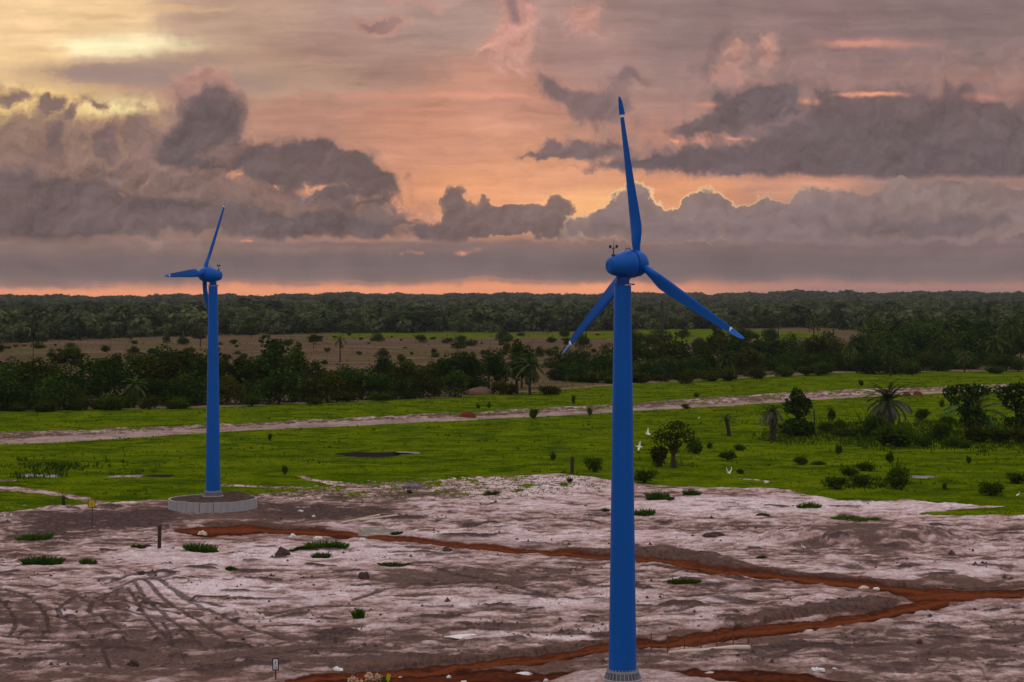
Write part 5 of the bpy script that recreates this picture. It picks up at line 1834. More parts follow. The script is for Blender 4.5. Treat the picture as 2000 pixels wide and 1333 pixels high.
def place_word(u_):
    if u_ < 120: return 'at the far left'
    if u_ < 390: return 'left of far turbine'
    if u_ < 470: return 'right behind far turbine'
    if u_ < 640: return 'just right of far turbine'
    if u_ < 880: return 'midway between the turbines'
    if u_ < 1090: return 'left of near turbine'
    if u_ < 1260: return 'right behind near turbine'
    if u_ < 1440: return 'just right of near turbine'
    if u_ < 1640: return 'beyond the old palm'
    if u_ < 1840: return 'beyond the grey palm'
    return 'at the far right'


def belt(points, us, row, keys, dens, wid=(0.95, 1.45), jit=8):
    """points: (u, base v, top v); trees in a row along it"""
    p = np.array(points, float)
    u_ = us[0]
    while u_ < us[1]:
        uu = u_ + rb.uniform(-jit, jit)
        vb = np.interp(uu, p[:, 0], p[:, 1]) + rb.uniform(-4, 2)
        vt = np.interp(uu, p[:, 0], p[:, 2]) + rb.uniform(-10, 18)
        key = rb.choice(keys)
        hp = max(14, vb - vt)
        kw = KIND_WORD[key.rstrip('0123456789')]
        o = put_tree(key, uu, vb, hp, rb.uniform(*wid), '', 'tree', f'{row} trees of the belt', rb)
        later(o, kw, f'in belt {row} {place_word(uu)}', uu)
        u_ += dens * rb.uniform(.75, 1.3)


ALLK = list(PROTO)
BK = [k for k in ALLK if k[:4] == 'bush'] * 2 + [k for k in ALLK if k[:4] == 'broa']
belt([(-120, 803, 745), (0, 803, 742), (90, 801, 728), (150, 800, 735), (190, 797, 770), (250, 795, 775), (275, 794, 730), (400, 792, 725), (500, 790, 728), (560, 789, 722), (700, 782, 715), (830, 778, 725), (885, 776, 720)], (-110, 180), 'front row', BK, 36)
belt([(250, 795, 750), (275, 794, 735), (400, 792, 725), (500, 790, 730), (560, 789, 722), (700, 782, 715), (830, 778, 725), (885, 776, 720)], (285, 890), 'front row', BK, 33)
belt([(-120, 786, 700), (0, 786, 705), (60, 784, 690), (150, 780, 690), (220, 776, 700), (330, 776, 675), (400, 774, 690), (470, 773, 705), (540, 770, 675), (620, 768, 705), (720, 764, 702), (800, 762, 700), (880, 762, 695), (950, 764, 690), (1030, 764, 672), (1065, 764, 705)],
     (-110, 1068), 'middle row', ALLK, 38)
belt([(-120, 752, 690), (0, 752, 700), (60, 750, 700), (150, 748, 684), (215, 744, 690), (335, 744, 667), (390, 742, 690), (470, 740, 712), (530, 742, 668), (575, 740, 690), (620, 738, 705), (700, 742, 706), (770, 738, 688), (830, 738, 694), (865, 736, 680), (940, 738, 668), (1020, 740, 655), (1060, 740, 700)],
     (-110, 1062), 'back row', ALLK, 42)
belt([(1062, 742, 705), (1150, 742, 690), (1240, 742, 700), (1340, 742, 695), (1420, 732, 688), (1520, 728, 680), (1660, 727, 685), (1720, 732, 680), (1850, 724, 685), (2120, 722, 690)], (1085, 2130), 'front row', BK, 27, (1.05, 1.6))
belt([(1062, 722, 688), (1150, 722, 676), (1240, 722, 668), (1340, 716, 655), (1420, 714, 650), (1520, 712, 660), (1660, 708, 650), (1780, 706, 640), (2120, 704, 640)], (1080, 2130), 'middle row', BK + ALLK, 32, (1.05, 1.6))
belt([(1230, 692, 640), (1290, 690, 652), (1330, 690, 665), (1380, 690, 652), (1430, 690, 640), (1500, 690, 668), (1640, 690, 652), (1720, 688, 625), (1850, 682, 612), (2120, 680, 600)], (1240, 2130), 'back row', ALLK, 44)

belt([(1062, 748, 715), (1150, 746, 705), (1240, 742, 700), (1340, 738, 702), (1420, 728, 695), (1520, 724, 690), (1660, 722, 690), (1850, 718, 690), (2120, 716, 690)], (1100, 2130), 'thicket', [k for k in ALLK if k[:4] == 'bush'], 30, (1.3, 2.0))
# palms and marked trees among them
put_palm(1, 262, 797, 78, 'dark palm with thick trunk at the belt front, left of far turbine', None, rb)
put_palm(0, 330, 770, 60, 'pale green palm crown in the belt left of the far turbine', None, rb)
put_palm(2, 664, 708, 58, 'lone round-headed palm on dry grass between the turbines', None, rb)
put_palm(2, 65, 700, 36, 'small palm standing on pink dry grass at far left', None, rb)
put_tree('tall2', 535, 762, 104, 1.15, 'tall cone-shaped tree rising above the belt right of far turbine', 'tree', None, rb)
put_palm(3, 1010, 770, 108, 'big shaggy palm at the right end of the left belt', None, rb, 1.2)
put_palm(1, 1035, 772, 100, 'dense palm beside the shaggy one, right end of left belt', None, rb, 1.1)
put_palm(0, 955, 760, 84, 'dark palm behind the dry grass heap', None, rb)
for i, (pu, pv, hp, k) in enumerate(((1420, 742, 76, 1), (1310, 738, 60, 3), (1480, 700, 44, 0), (1550, 690, 52, 1), (1620, 700, 70, 3), (1690, 700, 84, 1), (1740, 735, 82, 3), (1752, 690, 96, 1), (1700, 660, 62, 0), (1628, 660, 62, 2),
                                   (1800, 680, 86, 0), (1850, 690, 90, 1), (1890, 668, 70, 3), (1930, 676, 88, 2), (1975, 690, 96, 1), (2010, 670, 80, 0), (1830, 720, 76, 3), (1590, 668, 56, 0), (1520, 668, 40, 2), (1660, 722, 70, 0), (1945, 722, 90, 3), (2050, 715, 96, 1), (1770, 715, 60, 0), (1884, 728, 56, 1))):
    kw = ('feathery palm', 'bushy palm', 'slender round-headed palm', 'shaggy drooping palm')[k]
    dist = 'front' if pv > 715 else ('middle' if pv > 680 else 'back')
    later(put_palm(k, pu, pv, hp, '', 'palms of the right-hand grove', rb), kw, f'in {dist} of palm grove {place_word(pu)}', pu)
# low growth along the foot of the belt
for i in range(46):
    pu = rb.uniform(-100, 1080) if i < 26 else rb.uniform(1090, 2120)
    pv = float(np.interp(pu, [-100, 0, 180, 450, 700, 890, 1080, 1090, 1340, 1650, 2100], [806, 805, 802, 795, 786, 780, 770, 752, 748, 733, 728])) + rb.uniform(-4, 2)
    later(put_bush(rb.randrange(5), pu, pv, rb.uniform(14, 30), rb.uniform(26, 54), '', 'bushes along the belt foot', rb), 'low bush', f'at belt foot {place_word(pu)}', pu)

# scattered scrub on the dry savanna
for i in range(150):
    pu = rb.uniform(-80, 1640); pv = rb.uniform(656, 720) if pu < 1080 else rb.uniform(656, 690)
    s_ = rb.choice((5, 6, 7, 8, 9, 11, 14, 17))
    later(put_bush(rb.randrange(5), pu, pv, s_ * rb.uniform(.6, 1.0), s_ * rb.uniform(1, 2.0), '', 'bushes on the dry savanna', rb), ('small' if s_ < 9 else 'larger') + ' dark bush', f'on the {"back" if pv < 688 else "front"} of savanna {place_word(pu)}', pu)


# loose small trees on the savanna and in front of the far forest
for i in range(54):
    pu = rb.uniform(-60, 1560); pv = rb.uniform(660, 704) if pu < 1080 else rb.uniform(660, 684)
    later(put_tree(rb.choice(['open5', 'bushy3', 'bushy4', 'broad6']), pu, pv, rb.uniform(13, 32), rb.uniform(.9, 1.5), '', 'tree', 'small trees on the savanna', rb), 'small tree', f'on the dry savanna {place_word(pu)}', pu)


def bare_trunk(pu, pv, h_px, w_px, label):
    g = ground(pu, pv); k = mpp(g.y)
    mb = MB()
    h = h_px * k; w = w_px * k / 2
    mb.tube([(0, 0, -.5), (0.02 * h, 0, h * .5), (0.0, 0, h)], [w, w * .8, w * .5], 8)
    for q in range(5):
        a = q * 1.3
        mb.tube([(0, 0, h * (.6 + .08 * q)), (math.cos(a) * h * .10, math.sin(a) * h * .1, h * (.66 + .08 * q))], [w * .3, w * .1], 5)
    return tag(mb.build('bare_trunk', M_BARK, None, g), label, 'dead tree')


bare_trunk(1293, 650, 62, 6, 'tall dark bare trunk against the forest right of near turbine')
bare_trunk(391, 678, 62, 2.4, 'thin bare pole-like trunk left of the far tower')
bare_trunk(1144, 668, 34, 2.4, 'thin bare trunk by the near turbine left blade')
bare_trunk(1590, 850, 50, 3.5, 'leaning bare branch among the scrub left of the grey palm')

# ------------------------------------------------------------------ scrub on the right
def frond_palm(pu, pv, h_px, nf, Lpx, lo, hi, mat, label, lean=0.0, trunk_w=9, seed=1, nl=18):
    g = ground(pu, pv); k = mpp(g.y)
    r = empty('palm_tree', (g.x, g.y, g.z))
    tag(r, label, 'palm tree')
    h = h_px * k; L = Lpx * k; rs = np.random.default_rng(seed)
    tp = Vector((lean * h, 0, h))
    mb = MB(); w = trunk_w * k / 2
    n_ = 10
    pts = [Vector((tp.x * (t / n_) ** 1.5, 0.05 * math.sin(t), tp.z * t / n_ - (0.3 if t == 0 else 0))) for t in range(n_ + 1)]
    rad = [w * (1.15 if i % 2 else 0.95) * (1 - 0.2 * i / n_) for i in range(n_ + 1)]
    mb.tube(pts, rad, 10)
    mb.build('trunk', M_BARK, r)
    for q in range(nf):
        t = (q + .5) / nf
        e0 = hi - (hi - lo) * t ** .9 + rs.uniform(-8, 8)
        V, Fc, T = frond_arrays(L * rs.uniform(.85, 1.12), e0, e0 - rs.uniform(55, 90), nl, .15 if mat is not M_BANANA else .22, rs, 0.3)
        V = rot_z(V, q * 2.39996 + rs.uniform(-.25, .25))
        link('frond', tinted('frond', V, Fc, T, mat if (mat is M_FROND or t > .40) else M_FROND), r, tp)
    return r


frond_palm(1735, 846, 62, 64, 56, -75, 88, M_FROND_DRY, 'big grey-green palm with drooping feathery fronds on the turf', 0.0, 10, 5, 22)
frond_palm(1510, 860, 58, 34, 36, -60, 60, M_FROND_DRY, 'old palm with thick dark trunk and greyish drooping fronds', -0.03, 12, 6, 14)
frond_palm(1424, 852, 34, 14, 24, -5, 75, M_FROND, 'small palm-like stump with a tuft, alone on the turf', -0.18, 8, 7, 8)
frond_palm(1905, 850, 42, 11, 78, 5, 82, M_BANANA, 'bright green banana plant between dark trees at the right', 0.0, 7, 8, 14)
frond_palm(124, 987, 16, 12, 12, 5, 80, M_FROND, 'small dark palm shoot left of the yellow sign', 0.0, 7, 9, 8)


def single_tree(pu, pv, h_px, w_px, lobes, n, leaf_px, label, mat, trunk_h, trunk_r, seed, limbs=7, bark=None, crown_name='crown'):
    g = ground(pu, pv); k = mpp(g.y)
    r = empty('tree', (g.x, g.y, g.z))
    L = [(a * w_px * k, b * w_px * k, c * h_px * k, d * w_px * k, e * w_px * k, f * h_px * k) for a, b, c, d, e, f in lobes]
    link('crown', crown_mesh('crown', L, n, leaf_px * k, seed, mat, clump=w_px * k * .12), r)
    link('trunk', trunk_mesh('trunk', trunk_h * h_px * k, trunk_r * k, [(l[0] * .85, l[1] * .85, l[2]) for l in L[:limbs]], bark or M_BARK, seed), r)
    return tag(r, label, 'tree')


single_tree(1316, 914, 94, 88, [(-.30, 0, .58, .20, .2, .13), (-.12, .1, .74, .26, .25, .16), (.12, 0, .80, .26, .25, .17), (.33, 0, .66, .19, .2, .15), (0, -.1, .60, .28, .25, .16), (.18, .1, .56, .22, .2, .13), (-.22, .05, .66, .22, .2, .14), (.05, 0, .9, .22, .2, .09), (.02, 0, .42, .16, .16, .12)],
            1000, 3.6, 'round-crowned olive tree standing on turf right of near tower', M_LEAF2, .5, 5.0, 21)
single_tree(1286, 912, 40, 36, [(0, 0, .62, .42, .42, .34), (-.2, 0, .75, .26, .26, .22), (.22, 0, .72, .26, .26, .24), (0, 0, .3, .3, .3, .3)], 1100, 3.8, 'dark bush tree left of the round olive tree', M_LEAF2, .5, 4.0, 22)
single_tree(1557, 852, 92, 62, [(0, 0, .82, .24, .24, .15), (-.22, 0, .62, .24, .2, .14), (.25, .0, .68, .24, .22, .14), (.1, 0, .52, .3, .3, .12), (-.05, 0, .95, .12, .12, .07), (0, 0, .18, .52, .5, .20), (.3, 0, .12, .3, .3, .13)],
            2200, 4.4, 'ragged dark tree on a shrub mound right of the old palm', M_LEAF, .6, 4.0, 23)
single_tree(1892, 856, 104, 92, [(-.42, 0, .86, .15, .14, .10), (-.15, 0, .92, .24, .2, .09), (.22, 0, .90, .26, .22, .10), (-.32, 0, .70, .13, .13, .08), (.0, 0, .74, .2, .2, .10), (-.05, 0, .52, .2, .2, .12), (.12, 0, .35, .3, .3, .2)],
            1900, 4.4, 'tree with separate dark leaf clusters left of the banana plant', M_LEAF, .75, 3.5, 24)
single_tree(1985, 858, 110, 84, [(-.3, 0, .82, .24, .2, .13), (.1, 0, .88, .34, .3, .12), (.35, 0, .74, .26, .25, .16), (-.1, 0, .66, .24, .24, .14), (.2, 0, .5, .24, .24, .14), (0, 0, .25, .3, .3, .16)],
            2000, 4.4, 'dark spreading tree cut by the right edge of the frame', M_LEAF, .7, 4.0, 25)
single_tree(2062, 860, 100, 80, [(-.3, 0, .8, .28, .26, .15), (.1, 0, .85, .34, .3, .14), (0, 0, .5, .3, .3, .2)], 1200, 5, 'dark tree just beyond the right edge', M_LEAF, .7, 4.0, 26)
BUSHES = [
    (1160, 922, 32, 36, 0, 'round dark bush left of the near tower at the turf edge'), (1258, 944, 30, 44, 0, 'dark bush right behind the near tower at the sand edge'),
    (1357, 886, 34, 34, 1, 'leafy bush just right of the round olive tree'), (1386, 876, 14, 16, 2, 'tiny bush second right of the round olive tree'),
    (1700, 858, 54, 62, 0, 'dark bush at the left foot of the grey palm'), (1748, 872, 46, 88, 1, 'large dark bush in front of the grey palm'), (1804, 874, 26, 34, 2, 'bush right of the large dark one by the grey palm'),
    (1640, 838, 22, 26, 1, 'rounded bush left of the grey palm'), (1615, 846, 28, 40, 2, 'bush beside the leaning bare branch'), (1655, 852, 16, 60, 3, 'low brown-green scrub between old palm and grey palm'),
    (1624, 824, 30, 18, 2, 'thin upright bush far left of the grey palm'), (1834, 862, 40, 52, 0, 'dark bush left of the pale grey post'), (1862, 874, 24, 44, 1, 'bush around the pale grey post'), (1884, 876, 16, 30, 2, 'small bush right of the pale grey post'),
    (1905, 864, 36, 60, 4, 'brown scrub under the cluster tree'), (1950, 864, 34, 62, 0, 'dark scrub under the banana plant'), (1996, 866, 34, 50, 3, 'brown scrub at the right edge below the spreading tree'),
    (1800, 822, 26, 34, 0, 'bush behind the left scrub, right of grey palm'), (1840, 796, 18, 10, 1, 'little upright bush on turf behind the scrub'), (1850, 830, 22, 40, 2, 'bush on red soil behind the scrub'),
    (1633, 955, 26, 46, 0, 'left of two round dark bushes near the sand, right half'), (1683, 951, 26, 40, 0, 'right of two round dark bushes near the sand, right half'), (1660, 930, 20, 40, 1, 'flat spreading bush behind the two round bushes'),
    (1690, 920, 20, 44, 2, 'spreading bush behind the right round bush'), (1752, 955, 54, 48, 1, 'tall leafy bush right of the two round bushes'), (1738, 905, 26, 16, 2, 'thin sapling behind the tall leafy bush'),
    (1935, 968, 32, 50, 2, 'umbrella-shaped dark bush near the right sand tongue'), (1985, 944, 24, 44, 0, 'dark round bush cut by the right edge'), (2040, 945, 34, 50, 0, 'dark bush beyond the right edge'),
    (1564, 908, 20, 34, 2, 'low weedy bush on turf before the old palm'), (1600, 908, 8, 32, 1, 'flat dark weed patch on turf before the scrub'), (1422, 898, 20, 34, 2, 'weedy bush on turf right of the round tree'), (1445, 880, 14, 24, 1, 'small weed bush on turf below the lone tufted stump'),
    (1638, 888, 24, 14, 2, 'pale sapling on turf before the grey palm'), (1892, 906, 18, 14, 2, 'small sapling on the open turf at right'), (1845, 958, 18, 10, 2, 'tiny sapling on turf by the sand tongue'),
    (1446, 926, 12, 18, 2, 'tiny bush right of the low-flying egret'), (1042, 818, 22, 22, 0, 'dark small bush on the sandy track left of near tower'), (1152, 812, 20, 14, 2, 'small leafy bush beside the track, just left of near tower'),
    (1340, 800, 12, 18, 0, 'dark little bush at the track right of the near tower'), (527, 861, 16, 10, 0, 'tiny dark shrub on turf right of far turbine'), (556, 927, 22, 16, 2, 'sapling on turf right of the far turbine foot'),
    (934, 798, 10, 8, 1, 'left of two tiny shrubs on turf beyond the track'), (955, 797, 12, 8, 1, 'right of two tiny shrubs on turf beyond the track'), (1120, 790, 22, 10, 2, 'thin shrub on turf beyond the track by the near tower'),
    (1682, 755, 14, 12, 0, 'tiny tree-like shrub on turf beyond the far track'), (1360, 776, 10, 12, 1, 'tiny shrub on turf beyond the track, right of tower'), (195, 800, 26, 40, 1, 'low bush before the belt, left of far turbine'),
    (234, 802, 14, 10, 1, 'tiny shrub at the belt foot near the thick palm'), (1080, 900, 20, 14, 2, 'thin sapling on turf left of the dark post'), (800, 962, 9, 12, 0, 'small weed under the grey spoil heap'),
    (960, 968, 9, 34, 2, 'flat weed patch on sand edge left of near tower'), (1113, 943, 10, 14, 0, 'small weed on sand below the dark post'), (1183, 1002, 9, 18, 1, 'small weed on sand touching the near tower'),
]
for pu, pv, hp, wp, k, lb in BUSHES:
    put_bush(k, pu, pv, hp, wp, lb, None, rb)

# ------------------------------------------------------------------ grass clumps on the sand
def blades(n, rx, ry, hgt, w, rs, spread=0.5):
    a = rs.uniform(0, 2 * PI, n); q = np.sqrt(rs.uniform(0, 1, n))
    bx, by = np.cos(a) * q * rx, np.sin(a) * q * ry
    lean = rs.uniform(0, 2 * PI, n); hh = hgt * rs.uniform(.5, 1.1, n) * (1 - .45 * q)
    lx, ly = np.cos(lean) * hh * spread * rs.uniform(.3, 1, n) + bx * .25, np.sin(lean) * hh * spread * rs.uniform(.3, 1, n) + by * .25
    wa = rs.uniform(0, PI, n); wx, wy = np.cos(wa) * w, np.sin(wa) * w
    V = np.stack([np.stack([bx - wx, by - wy, 0 * bx - .05], 1), np.stack([bx + wx, by + wy, 0 * bx - .05], 1),
                  np.stack([bx + lx * .5 + wx * .8, by + ly * .5 + wy * .8, hh * .65], 1), np.stack([bx + lx, by + ly, hh], 1)], 1).reshape(-1, 3)
    T = np.repeat(np.clip(rs.normal(.45, .25, n), 0, 1), 4)
    return V, np.arange(n * 4).reshape(n, 4), T


CL = [(68, 1054, 66, 15, 'dark flat grass clump near the left edge, by dark soil'), (83, 1105, 76, 24, 'large bright grass clump on sand near the left edge'), (172, 1104, 30, 15, 'small grass tuft right of the large left clump'),
      (391, 1075, 58, 22, 'bushy green clump on sand before the concrete pad'), (452, 1112, 22, 12, 'small green tuft right of the clump before the pad'), (638, 1073, 76, 20, 'widest bright green clump on sand, middle left'),
      (628, 1090, 34, 15, 'small clump hanging below the widest green clump'), (590, 1078, 50, 8, 'thin olive grass strip left of the widest clump'), (1282, 975, 42, 22, 'leafy clump on pale sand right of near tower'),
      (1308, 978, 16, 9, 'tiny tuft right of the leafy clump'), (1351, 966, 32, 15, 'square grass clump below the turf edge, right of tower'), (1257, 1008, 40, 18, 'grass clump touching the right side of the near tower'),
      (1580, 995, 42, 14, 'rounded clump on pale sand, right half'), (1672, 1014, 84, 9, 'long flat grass streak on sand, right half'), (700, 1210, 20, 26, 'sparse upright weed on brown sand, lower middle'), (1335, 1140, 60, 10, 'olive grass streak below the red track'),
      (775, 1042, 20, 9, 'grey-green tuft at the end of the grey puddle'), (275, 1072, 36, 9, 'faint weedy tuft left of the brown post'), (1490, 1008, 24, 7, 'tiny flat tuft on pale sand, right half'), (1488, 1090, 18, 7, 'small green tuft above the dark bank'), (770, 1106, 60, 8, 'olive weed patch right of the jagged stump')]
for i, (pu, pv, wp, hp, lb) in enumerate(CL):
    g = ground(pu, pv); k = mpp(g.y); rs = np.random.default_rng(600 + i)
    V, Fc, T = blades(int(220 + wp * 5), wp * k * .5, wp * k * .30, hp * k, .05, rs)
    V[:, 2] += height_at(g.x + V[:, 0], g.y + V[:, 1]) - g.z
    o = link('grass_clump', tinted('grass_clump', V, Fc, T, M_WEED if ('olive' in lb or 'grey' in lb or 'faint' in lb) else M_CLUMP), None, g)
    tag(o, lb, 'grass clump')

# pale-leaved plant at the lower edge
g = ground(728, 1345); k = mpp(g.y)
pl = empty('flowering_plant', g); tag(pl, 'plant with pinkish dry leaves and one yellow leaf at bottom edge', 'plant')
rs = np.random.default_rng(9)
LB = [(-1.5, 0, .75, .38, .3, .32), (-.2, 0, .95, .45, .3, .40), (.45, .1, .85, .35, .3, .35), (-1.0, 0, .5, .4, .3, .3)]
link('dry_leaves', crown_mesh('dry_leaves', LB, 150, .22, 91, M_PALELEAF, clump=.4), pl)
link('green_leaves', crown_mesh('green_leaves', [(.75, 0, .75, .35, .3, .35), (0, 0, .4, 1.2, .4, .3)], 90, .24, 92, M_CLUMP, clump=.4), pl)
mb = MB(); mb.add([(1.12, 0, .55), (1.30, -.02, .75), (1.42, 0.02, 1.22), (1.12, .02, 1.30), (1.02, 0, .85)], [(0, 1, 2, 3, 4)])
me = mb.mesh('yellow_leaf', M_YLEAF, False); link('yellow_leaf', me, pl)
mb = MB()
for q in range(7):
    mb.tube([(q * .1 - .2, 0, -.2), (q * .35 - 1.2, 0, .35), (q * .42 - 1.6, .05, .85)], [.03, .02, .01], 5)
mb.build('stems', M_BARK, pl)

# ------------------------------------------------------------------ uncountable: turf, weeds, crumbs
def scatter(umin, umax, vmin, vmax, n, rs):
    uu = rs.uniform(umin, umax, n); vv = rs.uniform(vmin, vmax, n)
    d = (H + 1.75) * F / (vv - V0)
    xw = (uu - U0) * d / F
    return uu, vv, xw, d, height_at(xw, d)


def tufts(name, umin, umax, vmin, vmax, n, hpx, mat, seed, keep, nb=3, wpx=1.2, spread=.8):
    rs = np.random.default_rng(seed)
    uu, vv, xw, d, zw = scatter(umin, umax, vmin, vmax, n, rs)
    ok = keep(xw, d, uu, vv)
    xw, d, zw = xw[ok], d[ok], zw[ok]
    n = len(xw)
    k = d / F
    hh = np.repeat(hpx * k * rs.uniform(.5, 1.3, n), nb)
    bx = np.repeat(xw, nb) + rs.normal(0, 1, n * nb) * hh * .6; by = np.repeat(d, nb) + rs.normal(0, 1, n * nb) * hh * .6; bz = np.repeat(zw, nb)
    m = n * nb
    ln = rs.uniform(0, 2 * PI, m); lx, ly = np.cos(ln) * hh * spread, np.sin(ln) * hh * spread
    wa = rs.uniform(0, PI, m); w = np.repeat(wpx * k, nb); wx, wy = np.cos(wa) * w, np.sin(wa) * w * .5
    V = np.stack([np.stack([bx - wx, by - wy, bz - .02], 1), np.stack([bx + wx, by + wy, bz - .02], 1), np.stack([bx + lx, by + ly, bz + hh], 1)], 1).reshape(-1, 3)
    tt = np.clip(0.45 + 0.9 * fbm(xw * .6, d, 9, 5, .62, 33.0) + rs.normal(0, .15, n), 0, 1)
    T = np.repeat(np.repeat(tt, nb), 3)
    return link(name, tinted(name, V, np.arange(m * 3).reshape(m, 3), T, mat), None, None, kind='stuff')


LUSH = np.clip(lush, 0, 1) * (1 - np.clip(track, 0, 1))
tufts('grass', -150, 2150, 735, 1012, 34000, 2.2, M_GRASS, 71, lambda X_, Y_, U_, V_: (field_at(LUSH, X_, Y_) > .5) & (fbm(X_, Y_, 7, 4, .6, 12.0) > -0.25), 2, 1.6)
tufts('weeds', -150, 2150, 735, 1010, 9000, 3.2, M_WEED, 72, lambda X_, Y_, U_, V_: (field_at(LUSH, X_, Y_) > .5) & (fbm(X_, Y_, 16, 5, .65, 14.0) > 0.36), 3, 1.8)
SCRUB = np.clip(spot(u, v, 1570, 848, 90, 20) + spot(u, v, 1740, 852, 110, 24) + spot(u, v, 1900, 850, 130, 26) + spot(u, v, 2030, 855, 90, 24) + .7 * spot(u, v, 1690, 945, 110, 14) + .5 * spot(u, v, 1320, 905, 70, 10) + .6 * spot(u, v, 120, 915, 160, 24), 0, 1)
tufts('undergrowth', -150, 2150, 780, 975, 30000, 8.0, M_WEED, 75, lambda X_, Y_, U_, V_: (field_at(LUSH, X_, Y_) > .5) & (field_at(SCRUB, X_, Y_) + .5 * fbm(X_, Y_, 9, 4, .6, 24.0) > .45), 3, 1.6, .5)
tufts('sparse_grass', -150, 2150, 925, 1030, 9000, 3.0, M_GRASS, 73, lambda X_, Y_, U_, V_: (field_at(sandm, X_, Y_) > .5) & (field_at(sparse, X_, Y_) > .25), 3, 1.2)
tufts('dry_grass', -150, 2150, 655, 805, 6000, 2.6, leaf_mat('straw', (.12, .075, .05), (.20, .125, .09), (.30, .20, .15), .2, .1), 74, lambda X_, Y_, U_, V_: (field_at(dry, X_, Y_) > .5), 3, 1.4)
# earth crumbs on the sand
rs = np.random.default_rng(5)
uu, vv, xw, d, zw = scatter(-150, 2150, 940, 1345, 12000, rs)
ok = (field_at(sandm, xw, d) > .5) & (fbm(xw, d, 9, 4, .6, 18.0) > .10) & (field_at(red, xw, d) < .3)
xw, d, zw = xw[ok], d[ok], zw[ok]; n = len(xw)
sz = rs.gamma(1.2, 0.050, n) + .02
oc = np.array([(1, 0, 0), (0, 1, 0), (-1, 0, 0), (0, -1, 0), (0, 0, 1.1)], float)
V = (oc[None] * sz[:, None, None] * rs.uniform(.6, 1.3, (n, 5, 3))) + np.stack([xw, d, zw], 1)[:, None, :]
fc = np.array([(0, 1, 4), (1, 2, 4), (2, 3, 4), (3, 0, 4)])
link('crumbs', mesh_np('crumbs', V.reshape(-1, 3), (fc[None] + (np.arange(n) * 5)[:, None, None]).reshape(-1, 3), [M_SOIL]), None, None, kind='stuff')

# ------------------------------------------------------------------ the far forest
FTREE = []
for i in range(6):
    rs = np.random.default_rng(800 + i)
    L = lobes_for(('broad', 'bushy', 'open', 'broad', 'tall', 'bushy')[i], rs)
    L = [(a * .8, b * .8, .62 + (c - .62) * .85, d_, e_, f_) for a, b, c, d_, e_, f_ in L] + [(0, 0, .62, .30, .30, .26)]
    L = [(a, b, c, d_ * 1.12, e_ * 1.12, f_ * 1.1) for a, b, c, d_, e_, f_ in L]
    P_, N_, T_ = crown_arrays(L, 230, .12, rs, clump=.4, hollow=.12, nd=1.3, nn=.25, tn=.06, rg=.2)
    V, Fc = leaves(P_, N_, .15, rs)
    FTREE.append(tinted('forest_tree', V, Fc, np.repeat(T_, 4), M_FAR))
V, Fc, T = palm_crown(13, .32, np.random.default_rng(3), 4, -50, 80, .26)
V[:, 2] += .72
tv = np.array([(-.02, 0, 0), (.02, 0, 0), (.02, 0, .75), (-.02, 0, .75), (0, -.02, 0), (0, .02, 0), (0, .02, .75), (0, -.02, .75)])
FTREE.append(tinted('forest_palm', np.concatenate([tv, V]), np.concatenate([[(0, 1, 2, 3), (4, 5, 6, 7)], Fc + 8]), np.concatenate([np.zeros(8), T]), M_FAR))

fr_ = random.Random(5)
edge_v = lambda u_: float(np.interp(u_, [-300, 0, 130, 480, 640, 1000, 1600, 1800, 2300], [672, 672, 664, 655, 652, 650, 640, 660, 668]))
src = []
for i in range(84):
    u_ = -90 + 2180 * (i + fr_.random()) / 84
    v_ = edge_v(u_) - fr_.uniform(-2, 5)
    g = ground(u_, v_); k = mpp(g.y)
    t_ = fr_.choice((0, 0, 1, 1, 2, 3, 3, 4, 5, 5, 6)) if i > 6 else i
    palm_ = t_ == 6
    h = fr_.uniform(22, 36) * k * (1.15 if palm_ else 1)
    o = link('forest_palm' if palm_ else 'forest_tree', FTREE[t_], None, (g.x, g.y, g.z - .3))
    w = fr_.uniform(.85, 1.3) if not palm_ else 1
    o.scale = (h * w, h * w, h); o.rotation_euler = (0, 0, fr_.uniform(0, 6.28))
    wd = ('broad', 'bushy', 'open', 'spreading', 'narrow', 'dense')[t_] if not palm_ else ''
    later(o, 'palm' if palm_ else wd + ' tree', f'at far forest edge {place_word(u_)}', u_)
    tag(o, None, 'palm tree' if palm_ else 'tree', 'front edge of the far forest')
    if i < 7: src.append(o)

rs = np.random.default_rng(44)
pts = []; sca = []; idx = []; rot = []


def forest_band(d0, d1, sp, hlo, hhi, pal):
    area = 0.5 * (3600 / F) * (d1 ** 2 - d0 ** 2)
    n = int(area / sp ** 2)
    d = np.sqrt(rs.uniform(d0 ** 2, d1 ** 2, n)); u_ = rs.uniform(-800, 2800, n)
    xw = (u_ - U0) * d / F
    e = np.interp(u_, [-300, 0, 130, 480, 640, 1000, 1600, 1800, 2300], [672, 672, 664, 655, 652, 650, 640, 660, 668])
    ok = d > (H + 1.75) * F / (e - V0) + 6
    # a few clearings
    ok &= ~((fbm(xw, d, 420, 3, .5, 2.0) > .42) & (d < 3200))
    d, xw, u_ = d[ok], xw[ok], u_[ok]; n = len(d)
    pts.append(np.stack([xw, d, height_at(xw, d) - .4], 1))
    hh = rs.uniform(hlo, hhi, n) * (1 + .35 * fbm(xw, d, 260, 3, .5, 6.0))
    w = hh * rs.uniform(.9, 1.45, n)
    ix = rs.choice(7, n, p=[.2, .18, .14, .17, .06, .25 - pal, pal])
    w = np.where(ix == 6, hh, w)
    sca.append(np.stack([w, w, np.where(ix == 6, hh * 1.25, hh)], 1)); idx.append(ix)


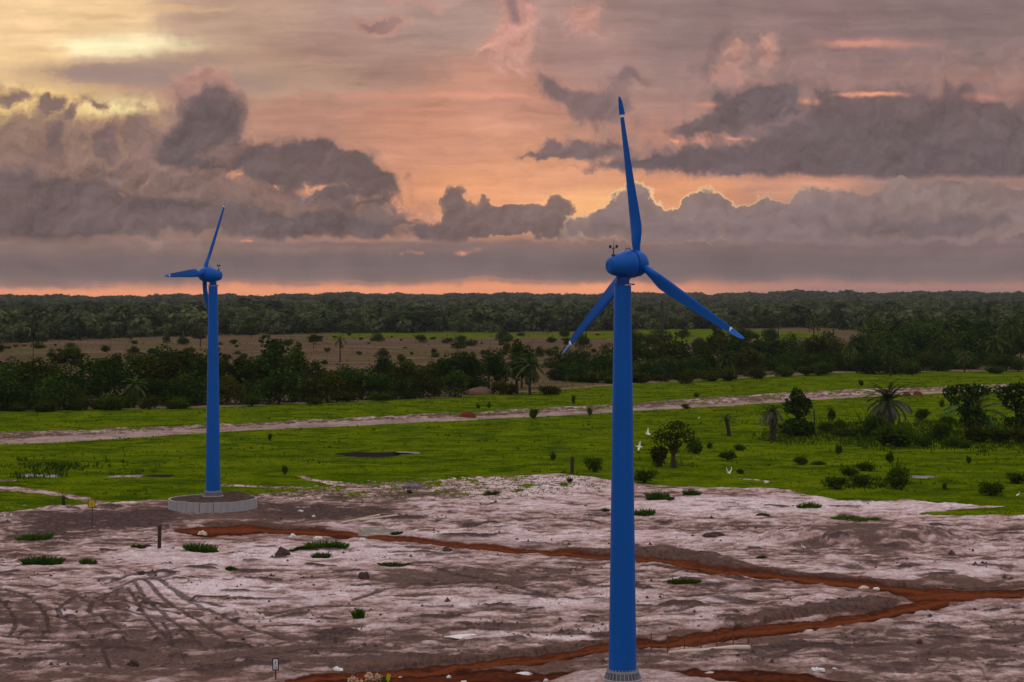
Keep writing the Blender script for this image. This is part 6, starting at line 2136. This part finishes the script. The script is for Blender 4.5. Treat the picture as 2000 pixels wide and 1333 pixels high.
forest_band(1150, 2200, 14.5, 7, 15, .06)
forest_band(2200, 4600, 18, 8, 17, .03)
forest_band(1250, 3200, 46, 15, 22, .22)
forest_band(4600, 9000, 28, 9, 22, .03)
pts = np.concatenate(pts); sca = np.concatenate(sca); idx = np.concatenate(idx)
me = bpy.data.meshes.new('forest'); me.vertices.add(len(pts)); me.vertices.foreach_set('co', pts.astype(np.float32).ravel())
at = me.attributes.new('sca', 'FLOAT_VECTOR', 'POINT'); at.data.foreach_set('vector', sca.astype(np.float32).ravel())
at = me.attributes.new('idx', 'INT', 'POINT'); at.data.foreach_set('value', idx.astype(np.int32))
at = me.attributes.new('rot', 'FLOAT', 'POINT'); at.data.foreach_set('value', rs.uniform(0, 6.28, len(pts)).astype(np.float32))
fo = link('forest', me, None, None, kind='stuff')
fo['label'] = 'green forest stretching back to the horizon'
ng = bpy.data.node_groups.new('forest', 'GeometryNodeTree')
ng.interface.new_socket('Geometry', in_out='INPUT', socket_type='NodeSocketGeometry')
ng.interface.new_socket('Geometry', in_out='OUTPUT', socket_type='NodeSocketGeometry')
N = ng.nodes; gin = N.new('NodeGroupInput'); gout = N.new('NodeGroupOutput')
g2i = N.new('GeometryNodeGeometryToInstance')
for o in reversed(src):
    oi = N.new('GeometryNodeObjectInfo'); oi.inputs['Object'].default_value = o; oi.transform_space = 'ORIGINAL'
    ng.links.new(oi.outputs['Geometry'], g2i.inputs[0])
iop = N.new('GeometryNodeInstanceOnPoints'); iop.inputs['Pick Instance'].default_value = True


def named(nm, ty):
    n = N.new('GeometryNodeInputNamedAttribute'); n.data_type = ty; n.inputs['Name'].default_value = nm
    return [s for s in n.outputs if s.enabled][0]


cx = N.new('ShaderNodeCombineXYZ'); ng.links.new(named('rot', 'FLOAT'), cx.inputs[2])
ng.links.new(gin.outputs[0], iop.inputs['Points']); ng.links.new(g2i.outputs[0], iop.inputs['Instance'])
ng.links.new(named('idx', 'INT'), iop.inputs['Instance Index']); ng.links.new(named('sca', 'FLOAT_VECTOR'), iop.inputs['Scale'])
e2r = N.new('FunctionNodeEulerToRotation'); ng.links.new(cx.outputs[0], e2r.inputs[0]); ng.links.new(e2r.outputs[0], iop.inputs['Rotation'])
ng.links.new(iop.outputs[0], gout.inputs[0])
md = fo.modifiers.new('forest', 'NODES'); md.node_group = ng
finish_labels()

# ------------------------------------------------------------------ the evening air
if HAZE > 0:
    mh = bpy.data.materials.new('haze'); mh.use_nodes = True
    t = mh.node_tree; t.nodes.clear()
    o_ = t.nodes.new('ShaderNodeOutputMaterial'); pvn = t.nodes.new('ShaderNodeVolumePrincipled')
    pvn.inputs['Color'].default_value = (0.80, 0.78, 0.86, 1)
    pvn.inputs['Density'].default_value = HAZE
    pvn.inputs['Anisotropy'].default_value = 0.0
    t.links.new(pvn.outputs[0], o_.inputs['Volume'])
    hz = MB().box((0, 4700, 28.0), (16000, 11000, 72)).build('haze', mh, None, None, smooth=False, kind='stuff')
